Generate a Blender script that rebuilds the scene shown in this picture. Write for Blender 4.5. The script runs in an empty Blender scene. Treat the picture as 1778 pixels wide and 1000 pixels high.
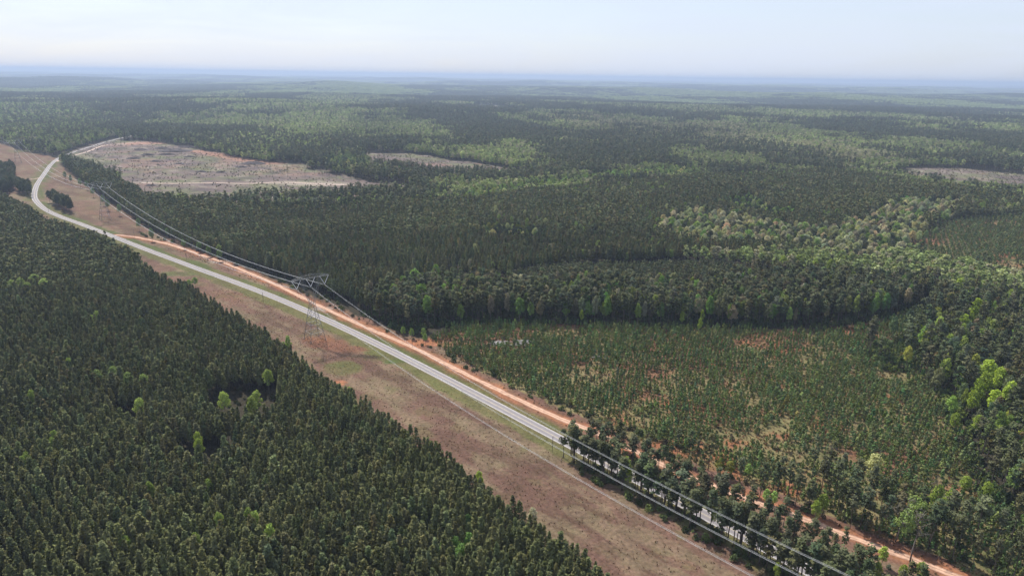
import bpy, math, random
import numpy as np
from mathutils import Vector, Matrix

sc = bpy.context.scene
COL = sc.collection
R = math.radians

# ------------------------------------------------------------------ camera, sky, sun, exposure
CZ = 180.0                                   # drone height above the road (m)
PITCH, ROLL, FPX = R(17.25), R(0.87), 1185.0
cam_d = bpy.data.cameras.new('camera'); cam = bpy.data.objects.new('camera', cam_d); COL.objects.link(cam)
cam_d.sensor_width = 36.0; cam_d.lens = FPX / 1778 * 36.0
cam_d.clip_start = 1.0; cam_d.clip_end = 90000.0
cam.matrix_world = (Matrix.Translation((0, 0, CZ)) @ Matrix.Rotation(R(90) - PITCH, 4, 'X') @ Matrix.Rotation(ROLL, 4, 'Z'))
sc.camera = cam

SUN_AZ, SUN_EL = R(-33), R(50)               # azimuth from +Y towards +X
SUN_DIR = Vector((math.sin(SUN_AZ) * math.cos(SUN_EL), math.cos(SUN_AZ) * math.cos(SUN_EL), math.sin(SUN_EL)))
world = bpy.data.worlds.new('World'); sc.world = world; world.use_nodes = True
wn = world.node_tree.nodes; wl = world.node_tree.links; wn.clear()
w_out = wn.new('ShaderNodeOutputWorld'); w_bg = wn.new('ShaderNodeBackground'); w_sky = wn.new('ShaderNodeTexSky')
w_sky.sky_type = 'NISHITA'; w_sky.sun_disc = False
w_sky.sun_elevation = SUN_EL; w_sky.sun_rotation = SUN_AZ
w_sky.air_density = 1.0; w_sky.dust_density = 1.3; w_sky.ozone_density = 2.0; w_sky.altitude = 150
# thin cirrus veil over the whole sky
w_tc = wn.new('ShaderNodeTexCoord'); w_map = wn.new('ShaderNodeMapping'); w_map.inputs['Scale'].default_value = (1.1, 2.6, 9.0)
w_noi = wn.new('ShaderNodeTexNoise'); w_noi.inputs['Scale'].default_value = 2.2; w_noi.inputs['Detail'].default_value = 9
w_noi.inputs['Roughness'].default_value = 0.62; w_noi.inputs['Distortion'].default_value = 0.6
w_rmp = wn.new('ShaderNodeMapRange'); w_rmp.inputs[1].default_value = 0.34; w_rmp.inputs[2].default_value = 0.66
w_rmp.inputs[3].default_value = 0.62; w_rmp.inputs[4].default_value = 0.86
w_mix = wn.new('ShaderNodeMix'); w_mix.data_type = 'RGBA'; w_mix.inputs[7].default_value = (5.1, 5.6, 6.75, 1)
wl.new(w_tc.outputs['Generated'], w_map.inputs[0]); wl.new(w_map.outputs[0], w_noi.inputs['Vector'])
wl.new(w_noi.outputs['Fac'], w_rmp.inputs[0]); wl.new(w_rmp.outputs[0], w_mix.inputs[0])
wl.new(w_sky.outputs[0], w_mix.inputs[6]); wl.new(w_mix.outputs[2], w_bg.inputs[0])
w_bg.inputs[1].default_value = 0.10
wl.new(w_bg.outputs[0], w_out.inputs[0])

sun_d = bpy.data.lights.new('sun', 'SUN'); sun = bpy.data.objects.new('sun', sun_d); COL.objects.link(sun)
sun_d.energy = 5.0; sun_d.angle = R(0.6); sun_d.color = (1.0, 0.95, 0.87)
sun.rotation_euler = SUN_DIR.to_track_quat('Z', 'Y').to_euler(); sun.location = (0, 0, 400)

vs = sc.view_settings
vs.view_transform = 'Standard'; vs.look = 'None'; vs.exposure = 0.6; vs.gamma = 1.0; vs.use_curve_mapping = False
cy = sc.cycles
cy.max_bounces = 3; cy.diffuse_bounces = 2; cy.glossy_bounces = 1; cy.transmission_bounces = 2; cy.volume_bounces = 0
cy.transparent_max_bounces = 4; cy.caustics_reflective = False; cy.caustics_refractive = False
cy.use_denoising = True; cy.use_adaptive_sampling = True; cy.adaptive_threshold = 0.025; cy.sample_clamp_indirect = 4.0

# ------------------------------------------------------------------ digitising: photo pixel -> place on the land
cR, sR, cP, sP = math.cos(ROLL), math.sin(ROLL), math.cos(PITCH), math.sin(PITCH)
def at(px, py, h=0.0):
    u, v = px - 889.0, py - 500.0
    a, b = u * cR + v * sR, -u * sR + v * cR
    x, y, z = a, FPX * cP - b * sP, -FPX * sP - b * cP
    t = (h - CZ) / z
    return (x * t, y * t)
def project(x, y, z):
    z = z - CZ
    f = y * cP - z * sP; b = -(y * sP + z * cP)
    f = np.maximum(f, 1.0)
    a = x * FPX / f; b = b * FPX / f
    return a * cR - b * sR + 889.0, a * sR + b * cR + 500.0
def poly(pts, h=0.0):
    return np.array([at(p[0], p[1], p[2] if len(p) > 2 else h) for p in pts])
def inside(P, x, y):
    r = np.zeros(x.shape, bool); n = len(P)
    lo, hi = P.min(0), P.max(0)
    m = (x >= lo[0]) & (x <= hi[0]) & (y >= lo[1]) & (y <= hi[1])
    if not m.any(): return r
    xs, ys = x[m], y[m]; c = np.zeros(xs.shape, bool)
    for i in range(n):
        x1, y1 = P[i]; x2, y2 = P[(i + 1) % n]
        if y1 == y2: continue
        c ^= ((y1 > ys) != (y2 > ys)) & (xs < (x2 - x1) * (ys - y1) / (y2 - y1) + x1)
    r[m] = c
    return r
def dist_line(L, x, y):
    d = np.full(x.shape, 1e9); s = np.zeros(x.shape)
    for i in range(len(L) - 1):
        ax, ay = L[i]; bx, by = L[i + 1]; vx, vy = bx - ax, by - ay; l2 = vx * vx + vy * vy
        t = np.clip(((x - ax) * vx + (y - ay) * vy) / l2, 0, 1)
        qx, qy = x - ax - t * vx, y - ay - t * vy; dd = np.hypot(qx, qy)
        sg = np.sign(vx * qy - vy * qx)
        m = dd < d; d = np.where(m, dd, d); s = np.where(m, sg, s)
    return d * np.where(s == 0, 1, s)
def vnoise(x, y, scale, seed=0):
    T = np.random.RandomState(seed + 7).rand(256, 256)
    u, v = x / scale, y / scale; i, j = np.floor(u).astype(np.int64), np.floor(v).astype(np.int64)
    f, g = u - i, v - j; f = f * f * (3 - 2 * f); g = g * g * (3 - 2 * g)
    A = T[i & 255, j & 255]; B = T[(i + 1) & 255, j & 255]; C = T[i & 255, (j + 1) & 255]; D = T[(i + 1) & 255, (j + 1) & 255]
    return (A * (1 - f) + B * f) * (1 - g) + (C * (1 - f) + D * f) * g
def fbm(x, y, scale, seed=0, octs=4):
    r = 0; a = 1.0; t = 0
    for k in range(octs):
        r = r + a * vnoise(x, y, scale / 2 ** k, seed + 13 * k); t += a; a *= 0.55
    return r / t
def height(x, y):
    d = np.hypot(x, y)
    a = np.clip((d - 1800) / 1400, 0, 1) * 34 + np.clip((d - 3200) / 5000, 0, 1) * 26 + np.clip((d - 9000) / 9000, 0, 1) * 34
    n = fbm(x * .8 + 400, y * 1.1 + 900, 1700, 3, 3) - 0.55
    return a * n * 2.2

def spline(pts, step):
    P = [np.array(p, float) for p in pts]; out = []
    P = [2 * P[0] - P[1]] + P + [2 * P[-1] - P[-2]]
    for i in range(1, len(P) - 2):
        n = max(2, int(np.hypot(*(P[i + 1] - P[i])) / step))
        for k in range(n):
            t = k / n; a, b, c, d = P[i - 1:i + 3]
            out.append(0.5 * ((2 * b) + (c - a) * t + (2 * a - 5 * b + 4 * c - d) * t * t + (3 * b - a - 3 * c + d) * t ** 3))
    out.append(P[-2]); return np.array(out)

ROAD_C = [(165.0, 163.0), (131, 202), (81.8, 256.7), (31.6, 310.2), (-14.5, 360.0), (-78.5, 427.6), (-134, 483), (-208, 551), (-304.1, 629.5),
          (-402, 710), (-446.4, 748), (-527.2, 815.6), (-579.5, 858.0), (-628, 903), (-683.9, 967.4), (-725, 1026), (-778, 1112), (-843, 1228),
          (-908, 1345), (-955, 1440), (-986, 1520), (-1018, 1622.3), (-1049, 1744), (-1078, 1875), (-1100, 2010), (-1130, 2250), (-1190, 2600), (-1260, 2950)]
ROAD_C = [(280, 30)] + ROAD_C
ROAD = spline(ROAD_C, 6)
TRACK_C = [at(*p) for p in [(200, 408), (234, 411.6), (279, 421), (307, 428.5), (346, 442), (391, 457), (472, 491), (540, 524), (600, 552), (635, 568), (719, 604),
                            (804, 647), (905, 696), (972, 726), (1028, 748), (1126, 794.6), (1178, 820), (1289, 863), (1394, 900), (1465, 928), (1549, 957), (1627, 987), (1720, 1022), (1900, 1090)]]
TRACK = spline(TRACK_C, 5)
SIDE_C = [at(*p) for p in [(98, 281), (120, 273), (150, 264), (180, 253), (216, 249), (240, 247)]]
CLEAR_C = [at(*p) for p in [(246, 318), (300, 319), (360, 318), (430, 319), (480, 317), (520, 318), (560, 320), (620, 322)]]
RED_C = [at(*p) for p in [(335, 262), (360, 266), (385, 271), (410, 276), (435, 280), (480, 284)]]

# ------------------------------------------------------------------ stands of trees (ground plan in metres)
PL_EDGE = [(-60, 318, 14), (0, 333, 14), (40, 352, 14), (75, 376, 14), (120, 391, 14), (180, 410, 14), (215, 428, 14), (262, 462, 14), (290, 482, 14), (350, 508, 14), (400, 537, 14),
           (440, 562, 14), (500, 603, 14), (560, 648, 14), (640, 694, 14), (700, 738, 14), (790, 794, 14), (850, 842, 14), (950, 912, 14), (1020, 962, 14), (1064, 990, 14), (1200, 1100, 14)]
P_LEFT = poly(PL_EDGE + [(1300, 1300, 0), (889, 1800, 0), (-700, 1500, 0), (-900, 700, 0), (-500, 330, 0)])
PM_SW = [(112, 292), (135, 312), (175, 340), (215, 367), (262, 400), (330, 433), (400, 450), (480, 480), (560, 510), (610, 530), (640, 545)]
P_MID = poly(PM_SW + [(640, 500, 8), (700, 483, 8), (880, 468, 8), (960, 452, 8), (1200, 441, 8), (1300, 440, 8), (1480, 440, 8), (1560, 430, 8), (1600, 395, 8), (1650, 374, 8), (1778, 367, 8), (2100, 360, 8),
              (2100, 345, 19), (1778, 333, 19), (1700, 320, 19), (1550, 299, 19), (1440, 289, 19), (1300, 292, 19), (1080, 305, 19), (940, 320, 19), (850, 327, 19), (760, 337, 19), (560, 350, 19), (420, 347, 19),
              (330, 342, 19), (250, 322, 19), (180, 292, 19), (120, 287, 17)])
P_STRIP = poly([(880, 472), (960, 457), (1240, 452), (1300, 462), (1240, 478), (960, 484)], 7)
P_TALL = poly([(628, 545), (660, 560), (700, 576), (760, 568), (850, 560), (1000, 562), (1100, 566), (1300, 568), (1440, 568), (1520, 556), (1600, 530),
               (1660, 500, 20), (1640, 470, 22), (1560, 466, 22), (1450, 458, 22), (1300, 456, 22), (1200, 474, 22), (1000, 468, 22), (880, 474, 22), (780, 468, 22), (690, 474, 22), (632, 500, 22)])
P_RIGHT = poly([(1660, 480), (1610, 520), (1560, 545), (1500, 570), (1520, 596), (1580, 606), (1640, 640), (1665, 700), (1690, 760), (1720, 830), (1790, 880), (2000, 930), (2200, 520), (1778, 505), (1720, 492)], 18)
P_YOUNG = poly([(745, 588), (790, 566), (850, 561), (1000, 564), (1100, 568), (1300, 572), (1440, 572), (1510, 563), (1590, 540), (1610, 555), (1570, 590), (1610, 640), (1660, 720), (1720, 850), (1830, 950), (1900, 1000), (1850, 1080), (1620, 965), (1480, 912),
                (1400, 880), (1250, 825), (1130, 774), (1000, 718), (880, 666), (800, 626)])
P_YRIGHT = poly([(1560, 440), (1590, 408), (1650, 382), (1778, 374), (2150, 372), (2150, 540), (1778, 500), (1720, 480), (1640, 468)])
P_CREEK = poly([(1140, 377), (1210, 367), (1290, 375), (1380, 384), (1440, 388), (1500, 374), (1560, 354), (1620, 348), (1665, 352), (1650, 376), (1580, 405), (1560, 438), (1480, 450), (1430, 425), (1380, 420), (1280, 424), (1210, 418), (1140, 395)], 10)
P_CREEK2 = poly([(1250, 348), (1300, 337), (1335, 357), (1385, 366), (1370, 378), (1290, 368)], 10)
P_CREEK3 = poly([(815, 392), (880, 386), (945, 398), (940, 416), (850, 412)], 10)
P_CLEAR = poly([(102, 279), (116, 268), (140, 259), (168, 250), (198, 243.5), (250, 246), (330, 255), (420, 276), (540, 288), (575, 303), (640, 313), (745, 322), (700, 337), (560, 346), (440, 353), (330, 360), (262, 352), (205, 322), (172, 302), (140, 290)])
P_CLEAR2 = poly([(630, 266), (720, 267), (830, 284), (940, 300), (890, 311), (760, 306), (690, 297), (640, 288)])
P_CLEAR3 = poly([(1560, 298), (1600, 291), (1660, 292), (1778, 303), (2000, 320), (2000, 345), (1720, 331), (1640, 324), (1570, 312)])
P_CLEAR4 = poly([(780, 184), (840, 182), (900, 189), (860, 193)])
P_BELT = poly([(440, 340, 17), (600, 336, 17), (740, 334, 17), (850, 319, 17), (940, 305, 17), (1090, 288, 17), (1180, 283, 17), (1270, 292), (1180, 303), (1050, 308), (950, 322), (800, 342), (600, 352), (450, 352)], 12)
P_BELT2 = poly([(555, 270), (600, 262), (640, 278), (720, 293), (830, 303), (930, 304), (830, 318, 0), (740, 312, 0), (640, 302, 0), (570, 294, 0)], 15)
P_HILL = poly([(-200, 182), (170, 182), (205, 215), (200, 236), (80, 252), (-200, 256)], 8)
P_SCRUB = poly([(960, 196), (1150, 217), (1300, 217), (1350, 242), (1500, 252), (1600, 275), (1480, 292), (1330, 272), (1180, 247), (1000, 232)], 8)
P_BAND = poly([(210, 232), (420, 225), (640, 240), (640, 262), (560, 282), (420, 268), (330, 248)], 8)
P_CORR = poly([(-400, 235), (0, 248), (40, 262), (90, 272), (112, 290), (135, 310), (175, 338), (262, 400), (400, 455), (560, 520), (640, 556), (700, 580), (745, 590), (800, 626), (880, 666), (1000, 718), (1130, 774), (1250, 825),
               (1400, 880), (1480, 912), (1620, 965), (1850, 1080), (2300, 1300), (1400, 1500)] + PL_EDGE[::-1] + [(-400, 300, 14)])
HOLES = [poly(p, 15) for p in ([(345, 668), (370, 648), (420, 636), (460, 640), (484, 662), (480, 698), (445, 718), (400, 720), (360, 700)], [(285, 752), (310, 736), (380, 734), (410, 742), (402, 766), (365, 780), (310, 778)],
         [(185, 692), (220, 674), (255, 686), (246, 712), (205, 718)], [(340, 618), (362, 612), (372, 626), (352, 634)], [(455, 640), (480, 632), (490, 648), (470, 654)])]
P_LWOOD = [poly([(-80, 282, 14), (22, 284, 14), (26, 330, 0), (10, 338, 0), (-80, 330, 0)]), poly([(28, 311, 15), (50, 316, 15), (53, 343, 0), (34, 338, 0)])]
P_ISLE = poly([(84, 334, 14), (100, 336, 14), (126, 362, 6), (126, 372, 0), (108, 368, 0), (86, 352, 0)])

# ------------------------------------------------------------------ materials
def nmat(name):
    m = bpy.data.materials.new(name); m.use_nodes = True; nt = m.node_tree; nt.nodes.clear()
    return m, nt, nt.nodes.new('ShaderNodeOutputMaterial')
def plain(name, col, rough=0.8, metal=0.0, var=0.15, scale=3.0, spec=0.3):
    m, nt, out = nmat(name); N, L = nt.nodes, nt.links
    b = N.new('ShaderNodeBsdfPrincipled'); b.inputs['Roughness'].default_value = rough; b.inputs['Metallic'].default_value = metal
    b.inputs['Specular IOR Level'].default_value = spec
    tc = N.new('ShaderNodeTexCoord'); n = N.new('ShaderNodeTexNoise'); n.inputs['Scale'].default_value = scale; n.inputs['Detail'].default_value = 4
    r = N.new('ShaderNodeMapRange'); r.inputs[1].default_value = 0.3; r.inputs[2].default_value = 0.7; r.inputs[3].default_value = 1 - var; r.inputs[4].default_value = 1 + var
    v = N.new('ShaderNodeVectorMath'); v.operation = 'SCALE'; v.inputs[0].default_value = col[:3]
    L.new(tc.outputs['Object'], n.inputs['Vector']); L.new(n.outputs['Fac'], r.inputs[0]); L.new(r.outputs[0], v.inputs['Scale'])
    L.new(v.outputs[0], b.inputs['Base Color']); L.new(b.outputs[0], out.inputs[0])
    return m
def foliage(name, trans=0.3, gloss=0.12, warm=(1.25, 1.15, 0.55)):
    m, nt, out = nmat(name); N, L = nt.nodes, nt.links
    at_ = N.new('ShaderNodeAttribute'); at_.attribute_type = 'INSTANCER'; at_.attribute_name = 'tint'
    tc = N.new('ShaderNodeTexCoord'); n = N.new('ShaderNodeTexNoise'); n.inputs['Scale'].default_value = 0.9; n.inputs['Detail'].default_value = 3
    r = N.new('ShaderNodeMapRange'); r.inputs[1].default_value = 0.3; r.inputs[2].default_value = 0.7; r.inputs[3].default_value = 0.72; r.inputs[4].default_value = 1.28
    v = N.new('ShaderNodeVectorMath'); v.operation = 'SCALE'
    L.new(tc.outputs['Object'], n.inputs['Vector']); L.new(n.outputs['Fac'], r.inputs[0])
    L.new(at_.outputs['Color'], v.inputs[0]); L.new(r.outputs[0], v.inputs['Scale'])
    d = N.new('ShaderNodeBsdfPrincipled'); d.inputs['Roughness'].default_value = 0.7; d.inputs['Specular IOR Level'].default_value = gloss
    t = N.new('ShaderNodeBsdfTranslucent'); w = N.new('ShaderNodeVectorMath'); w.operation = 'MULTIPLY'; w.inputs[1].default_value = warm
    mx = N.new('ShaderNodeMixShader'); mx.inputs[0].default_value = trans
    L.new(v.outputs[0], d.inputs['Base Color']); L.new(v.outputs[0], w.inputs[0]); L.new(w.outputs[0], t.inputs['Color'])
    L.new(d.outputs[0], mx.inputs[1]); L.new(t.outputs[0], mx.inputs[2]); L.new(mx.outputs[0], out.inputs[0])
    return m
M_NEEDLE = foliage('pine_needles', 0.10, 0.03, (1.1, 1.1, 0.6))
M_LEAF = foliage('broad_leaves', 0.28, 0.05, (1.15, 1.1, 0.6))
M_GRASS = foliage('dry_grass', 0.25, 0.05, (1.1, 1.0, 0.8))
M_BARK = plain('pine_bark', (0.085, 0.066, 0.053), 0.95, var=0.3, scale=2)
M_TWIG = plain('grey_twigs', (0.15, 0.13, 0.115), 0.95, var=0.2)
M_WOOD = plain('weathered_pole_wood', (0.075, 0.06, 0.05), 0.9)
M_STEEL = plain('galvanised_steel', (0.13, 0.135, 0.14), 0.6, 0.2)
M_PALE = plain('bright_galvanised_steel', (0.40, 0.40, 0.40), 0.5, 0.1)
M_INS = plain('glass_insulator', (0.80, 0.82, 0.84), 0.3, spec=0.5, var=0.05)
M_WIRE = plain('aluminium_wire', (0.44, 0.45, 0.45), 0.5, 0.0, var=0.04)
M_LOG = plain('bleached_wood', (0.40, 0.38, 0.36), 0.9, var=0.35, scale=1.2)
M_SLASH = plain('dead_brush', (0.060, 0.047, 0.047), 0.95, var=0.35, scale=0.8)
M_PAINTW = plain('white_road_paint', (0.55, 0.54, 0.52), 0.7, var=0.2, scale=0.6)
M_PAINTY = plain('yellow_road_paint', (0.36, 0.29, 0.17), 0.7, var=0.25, scale=0.6)
M_ROOF = plain('white_metal_roof', (0.8, 0.8, 0.8), 0.4, var=0.05)

def ground_material():
    m, nt, out = nmat('land_cover'); N, L = nt.nodes, nt.links
    a = N.new('ShaderNodeAttribute'); a.attribute_type = 'GEOMETRY'; a.attribute_name = 'cover'
    tc = N.new('ShaderNodeTexCoord')
    def noise(s, det, lo, hi, vmin, vmax, dist=0.0):
        n = N.new('ShaderNodeTexNoise'); n.inputs['Scale'].default_value = s; n.inputs['Detail'].default_value = det; n.inputs['Roughness'].default_value = 0.65; n.inputs['Distortion'].default_value = dist
        L.new(tc.outputs['Object'], n.inputs['Vector'])
        r = N.new('ShaderNodeMapRange'); r.inputs[1].default_value = lo; r.inputs[2].default_value = hi; r.inputs[3].default_value = vmin; r.inputs[4].default_value = vmax
        L.new(n.outputs['Fac'], r.inputs[0]); return n, r
    n1, r1 = noise(0.55, 8, 0.3, 0.7, 0.62, 1.38)
    n2, r2 = noise(0.06, 6, 0.3, 0.7, 0.78, 1.22, 1.0)
    mu = N.new('ShaderNodeMath'); mu.operation = 'MULTIPLY'; L.new(r1.outputs[0], mu.inputs[0]); L.new(r2.outputs[0], mu.inputs[1])
    v = N.new('ShaderNodeVectorMath'); v.operation = 'SCALE'; L.new(a.outputs['Color'], v.inputs[0]); L.new(mu.outputs[0], v.inputs['Scale'])
    n3, r3 = noise(0.16, 6, 0.42, 0.62, 0, 0.5, 0.5)
    hs = N.new('ShaderNodeVectorMath'); hs.operation = 'MULTIPLY'; hs.inputs[1].default_value = (0.86, 1.03, 0.85); L.new(v.outputs[0], hs.inputs[0])
    mx = N.new('ShaderNodeMix'); mx.data_type = 'RGBA'; L.new(r3.outputs[0], mx.inputs[0]); L.new(v.outputs[0], mx.inputs[6]); L.new(hs.outputs[0], mx.inputs[7])
    b = N.new('ShaderNodeBsdfPrincipled'); b.inputs['Roughness'].default_value = 0.95; b.inputs['Specular IOR Level'].default_value = 0.05
    bp = N.new('ShaderNodeBump'); bp.inputs['Strength'].default_value = 0.8; bp.inputs['Distance'].default_value = 0.5; L.new(n1.outputs['Fac'], bp.inputs['Height'])
    L.new(mx.outputs[2], b.inputs['Base Color']); L.new(bp.outputs[0], b.inputs['Normal']); L.new(b.outputs[0], out.inputs[0])
    return m
def strip_material(name, base, dark, u_marks, var=0.2):
    # colours across the strip (u) from wheel wear, with noise along it
    m, nt, out = nmat(name); N, L = nt.nodes, nt.links
    uv = N.new('ShaderNodeUVMap'); sp = N.new('ShaderNodeSeparateXYZ'); L.new(uv.outputs[0], sp.inputs[0])
    rp = N.new('ShaderNodeValToRGB'); cr = rp.color_ramp
    while len(cr.elements) > 1: cr.elements.remove(cr.elements[-1])
    cr.elements[0].position = u_marks[0][0]; cr.elements[0].color = (u_marks[0][1],) * 3 + (1,)
    for p, k in u_marks[1:]:
        e = cr.elements.new(p); e.color = (k,) * 3 + (1,)
    tc = N.new('ShaderNodeTexCoord')
    n0 = N.new('ShaderNodeTexNoise'); n0.inputs['Scale'].default_value = 0.12; n0.inputs['Detail'].default_value = 5; L.new(tc.outputs['Object'], n0.inputs['Vector'])
    ad = N.new('ShaderNodeMath'); ad.operation = 'MULTIPLY_ADD'; ad.inputs[1].default_value = 0.12; L.new(n0.outputs['Fac'], ad.inputs[0])
    sb = N.new('ShaderNodeMath'); sb.operation = 'SUBTRACT'; sb.inputs[1].default_value = 0.06; L.new(sp.outputs[0], sb.inputs[0]); L.new(sb.outputs[0], ad.inputs[2])
    L.new(ad.outputs[0], rp.inputs[0])
    n = N.new('ShaderNodeTexNoise'); n.inputs['Scale'].default_value = 0.35; n.inputs['Detail'].default_value = 8; n.inputs['Roughness'].default_value = 0.7
    L.new(tc.outputs['Object'], n.inputs['Vector'])
    r = N.new('ShaderNodeMapRange'); r.inputs[1].default_value = 0.3; r.inputs[2].default_value = 0.7; r.inputs[3].default_value = 1 - var; r.inputs[4].default_value = 1 + var
    L.new(n.outputs['Fac'], r.inputs[0])
    mx = N.new('ShaderNodeMix'); mx.data_type = 'RGBA'; mx.inputs[6].default_value = dark + (1,); mx.inputs[7].default_value = base + (1,)
    L.new(rp.outputs[0], mx.inputs[0])
    v = N.new('ShaderNodeVectorMath'); v.operation = 'SCALE'; L.new(mx.outputs[2], v.inputs[0]); L.new(r.outputs[0], v.inputs['Scale'])
    b = N.new('ShaderNodeBsdfPrincipled'); b.inputs['Roughness'].default_value = 0.85; b.inputs['Specular IOR Level'].default_value = 0.2
    L.new(v.outputs[0], b.inputs['Base Color']); L.new(b.outputs[0], out.inputs[0])
    return m
M_LAND = ground_material()
M_ROAD = strip_material('worn_asphalt', (0.25, 0.232, 0.23), (0.165, 0.15, 0.158), [(0.0, 1), (0.14, 0.9), (0.2, 0.15), (0.38, 0.25), (0.46, 0.85), (0.54, 0.85), (0.62, 0.25), (0.8, 0.15), (0.86, 0.9), (1, 1)], 0.1)
M_TRACK = strip_material('sandy_clay_track', (0.45, 0.285, 0.20), (0.21, 0.115, 0.075), [(0.0, 0.0), (0.15, 0.5), (0.27, 1.0), (0.40, 0.8), (0.5, 0.15), (0.60, 0.8), (0.73, 1.0), (0.85, 0.5), (1, 0.0)], 0.38)
M_PTRACK = strip_material('pale_sand_track', (0.38, 0.29, 0.24), (0.26, 0.19, 0.155), [(0.0, 0.3), (0.3, 1.0), (0.5, 0.6), (0.7, 1.0), (1, 0.3)], 0.2)

# ------------------------------------------------------------------ object helpers
def mesh(name, V, Fc, mats, smooth=False, mi=None):
    me = bpy.data.meshes.new(name); me.from_pydata([tuple(v) for v in V], [], [tuple(f) for f in Fc])
    for m in (mats if isinstance(mats, (list, tuple)) else [mats]): me.materials.append(m)
    if mi is not None: me.polygons.foreach_set('material_index', np.asarray(mi, np.int32))
    if smooth: me.polygons.foreach_set('use_smooth', np.ones(len(me.polygons), bool))
    me.update(); return me
def obj(name, me, parent=None):
    o = bpy.data.objects.new(name, me); COL.objects.link(o)
    if parent is not None: o.parent = parent
    return o
def tag(o, label=None, cat=None, group=None, kind=None):
    if label: o['label'] = label
    if cat: o['category'] = cat
    if group: o['group'] = group
    if kind: o['kind'] = kind
    return o
class MB:
    def __init__(s): s.V = []; s.F = []
    def add(s, V, Fc):
        o = len(s.V); s.V += [tuple(v) for v in V]; s.F += [tuple(i + o for i in f) for f in Fc]
    def bar(s, a, b, w, w2=None, n=4):
        a, b = Vector(a), Vector(b); d = (b - a)
        if d.length < 1e-6: return
        d.normalize(); up = Vector((0, 0, 1)) if abs(d.z) < 0.95 else Vector((1, 0, 0))
        x = d.cross(up).normalized(); y = x.cross(d); w2 = w if w2 is None else w2
        ring = lambda c, r: [c + (x * math.cos(2 * math.pi * (k + .5) / n) + y * math.sin(2 * math.pi * (k + .5) / n)) * r for k in range(n)]
        V = ring(a, w) + ring(b, w2)
        s.add(V, [(k, (k + 1) % n, n + (k + 1) % n, n + k) for k in range(n)] + [tuple(range(n))[::-1], tuple(range(n, 2 * n))])
    def path(s, pts, r, n=5):
        P = [Vector(p) for p in pts]; V = []
        for i, p in enumerate(P):
            d = (P[min(i + 1, len(P) - 1)] - P[max(i - 1, 0)]).normalized(); x = d.cross(Vector((0, 0, 1))).normalized(); y = x.cross(d)
            rr = r[i] if isinstance(r, (list, tuple)) else r
            V += [p + (x * math.cos(2 * math.pi * k / n) + y * math.sin(2 * math.pi * k / n)) * rr for k in range(n)]
        Fc = [(i * n + k, i * n + (k + 1) % n, (i + 1) * n + (k + 1) % n, (i + 1) * n + k) for i in range(len(P) - 1) for k in range(n)]
        Fc += [tuple(range(n))[::-1], tuple(range((len(P) - 1) * n, len(P) * n))]
        s.add(V, Fc)
    def mesh(s, name, mat, smooth=False): return mesh(name, s.V, s.F, mat, smooth)

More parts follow.
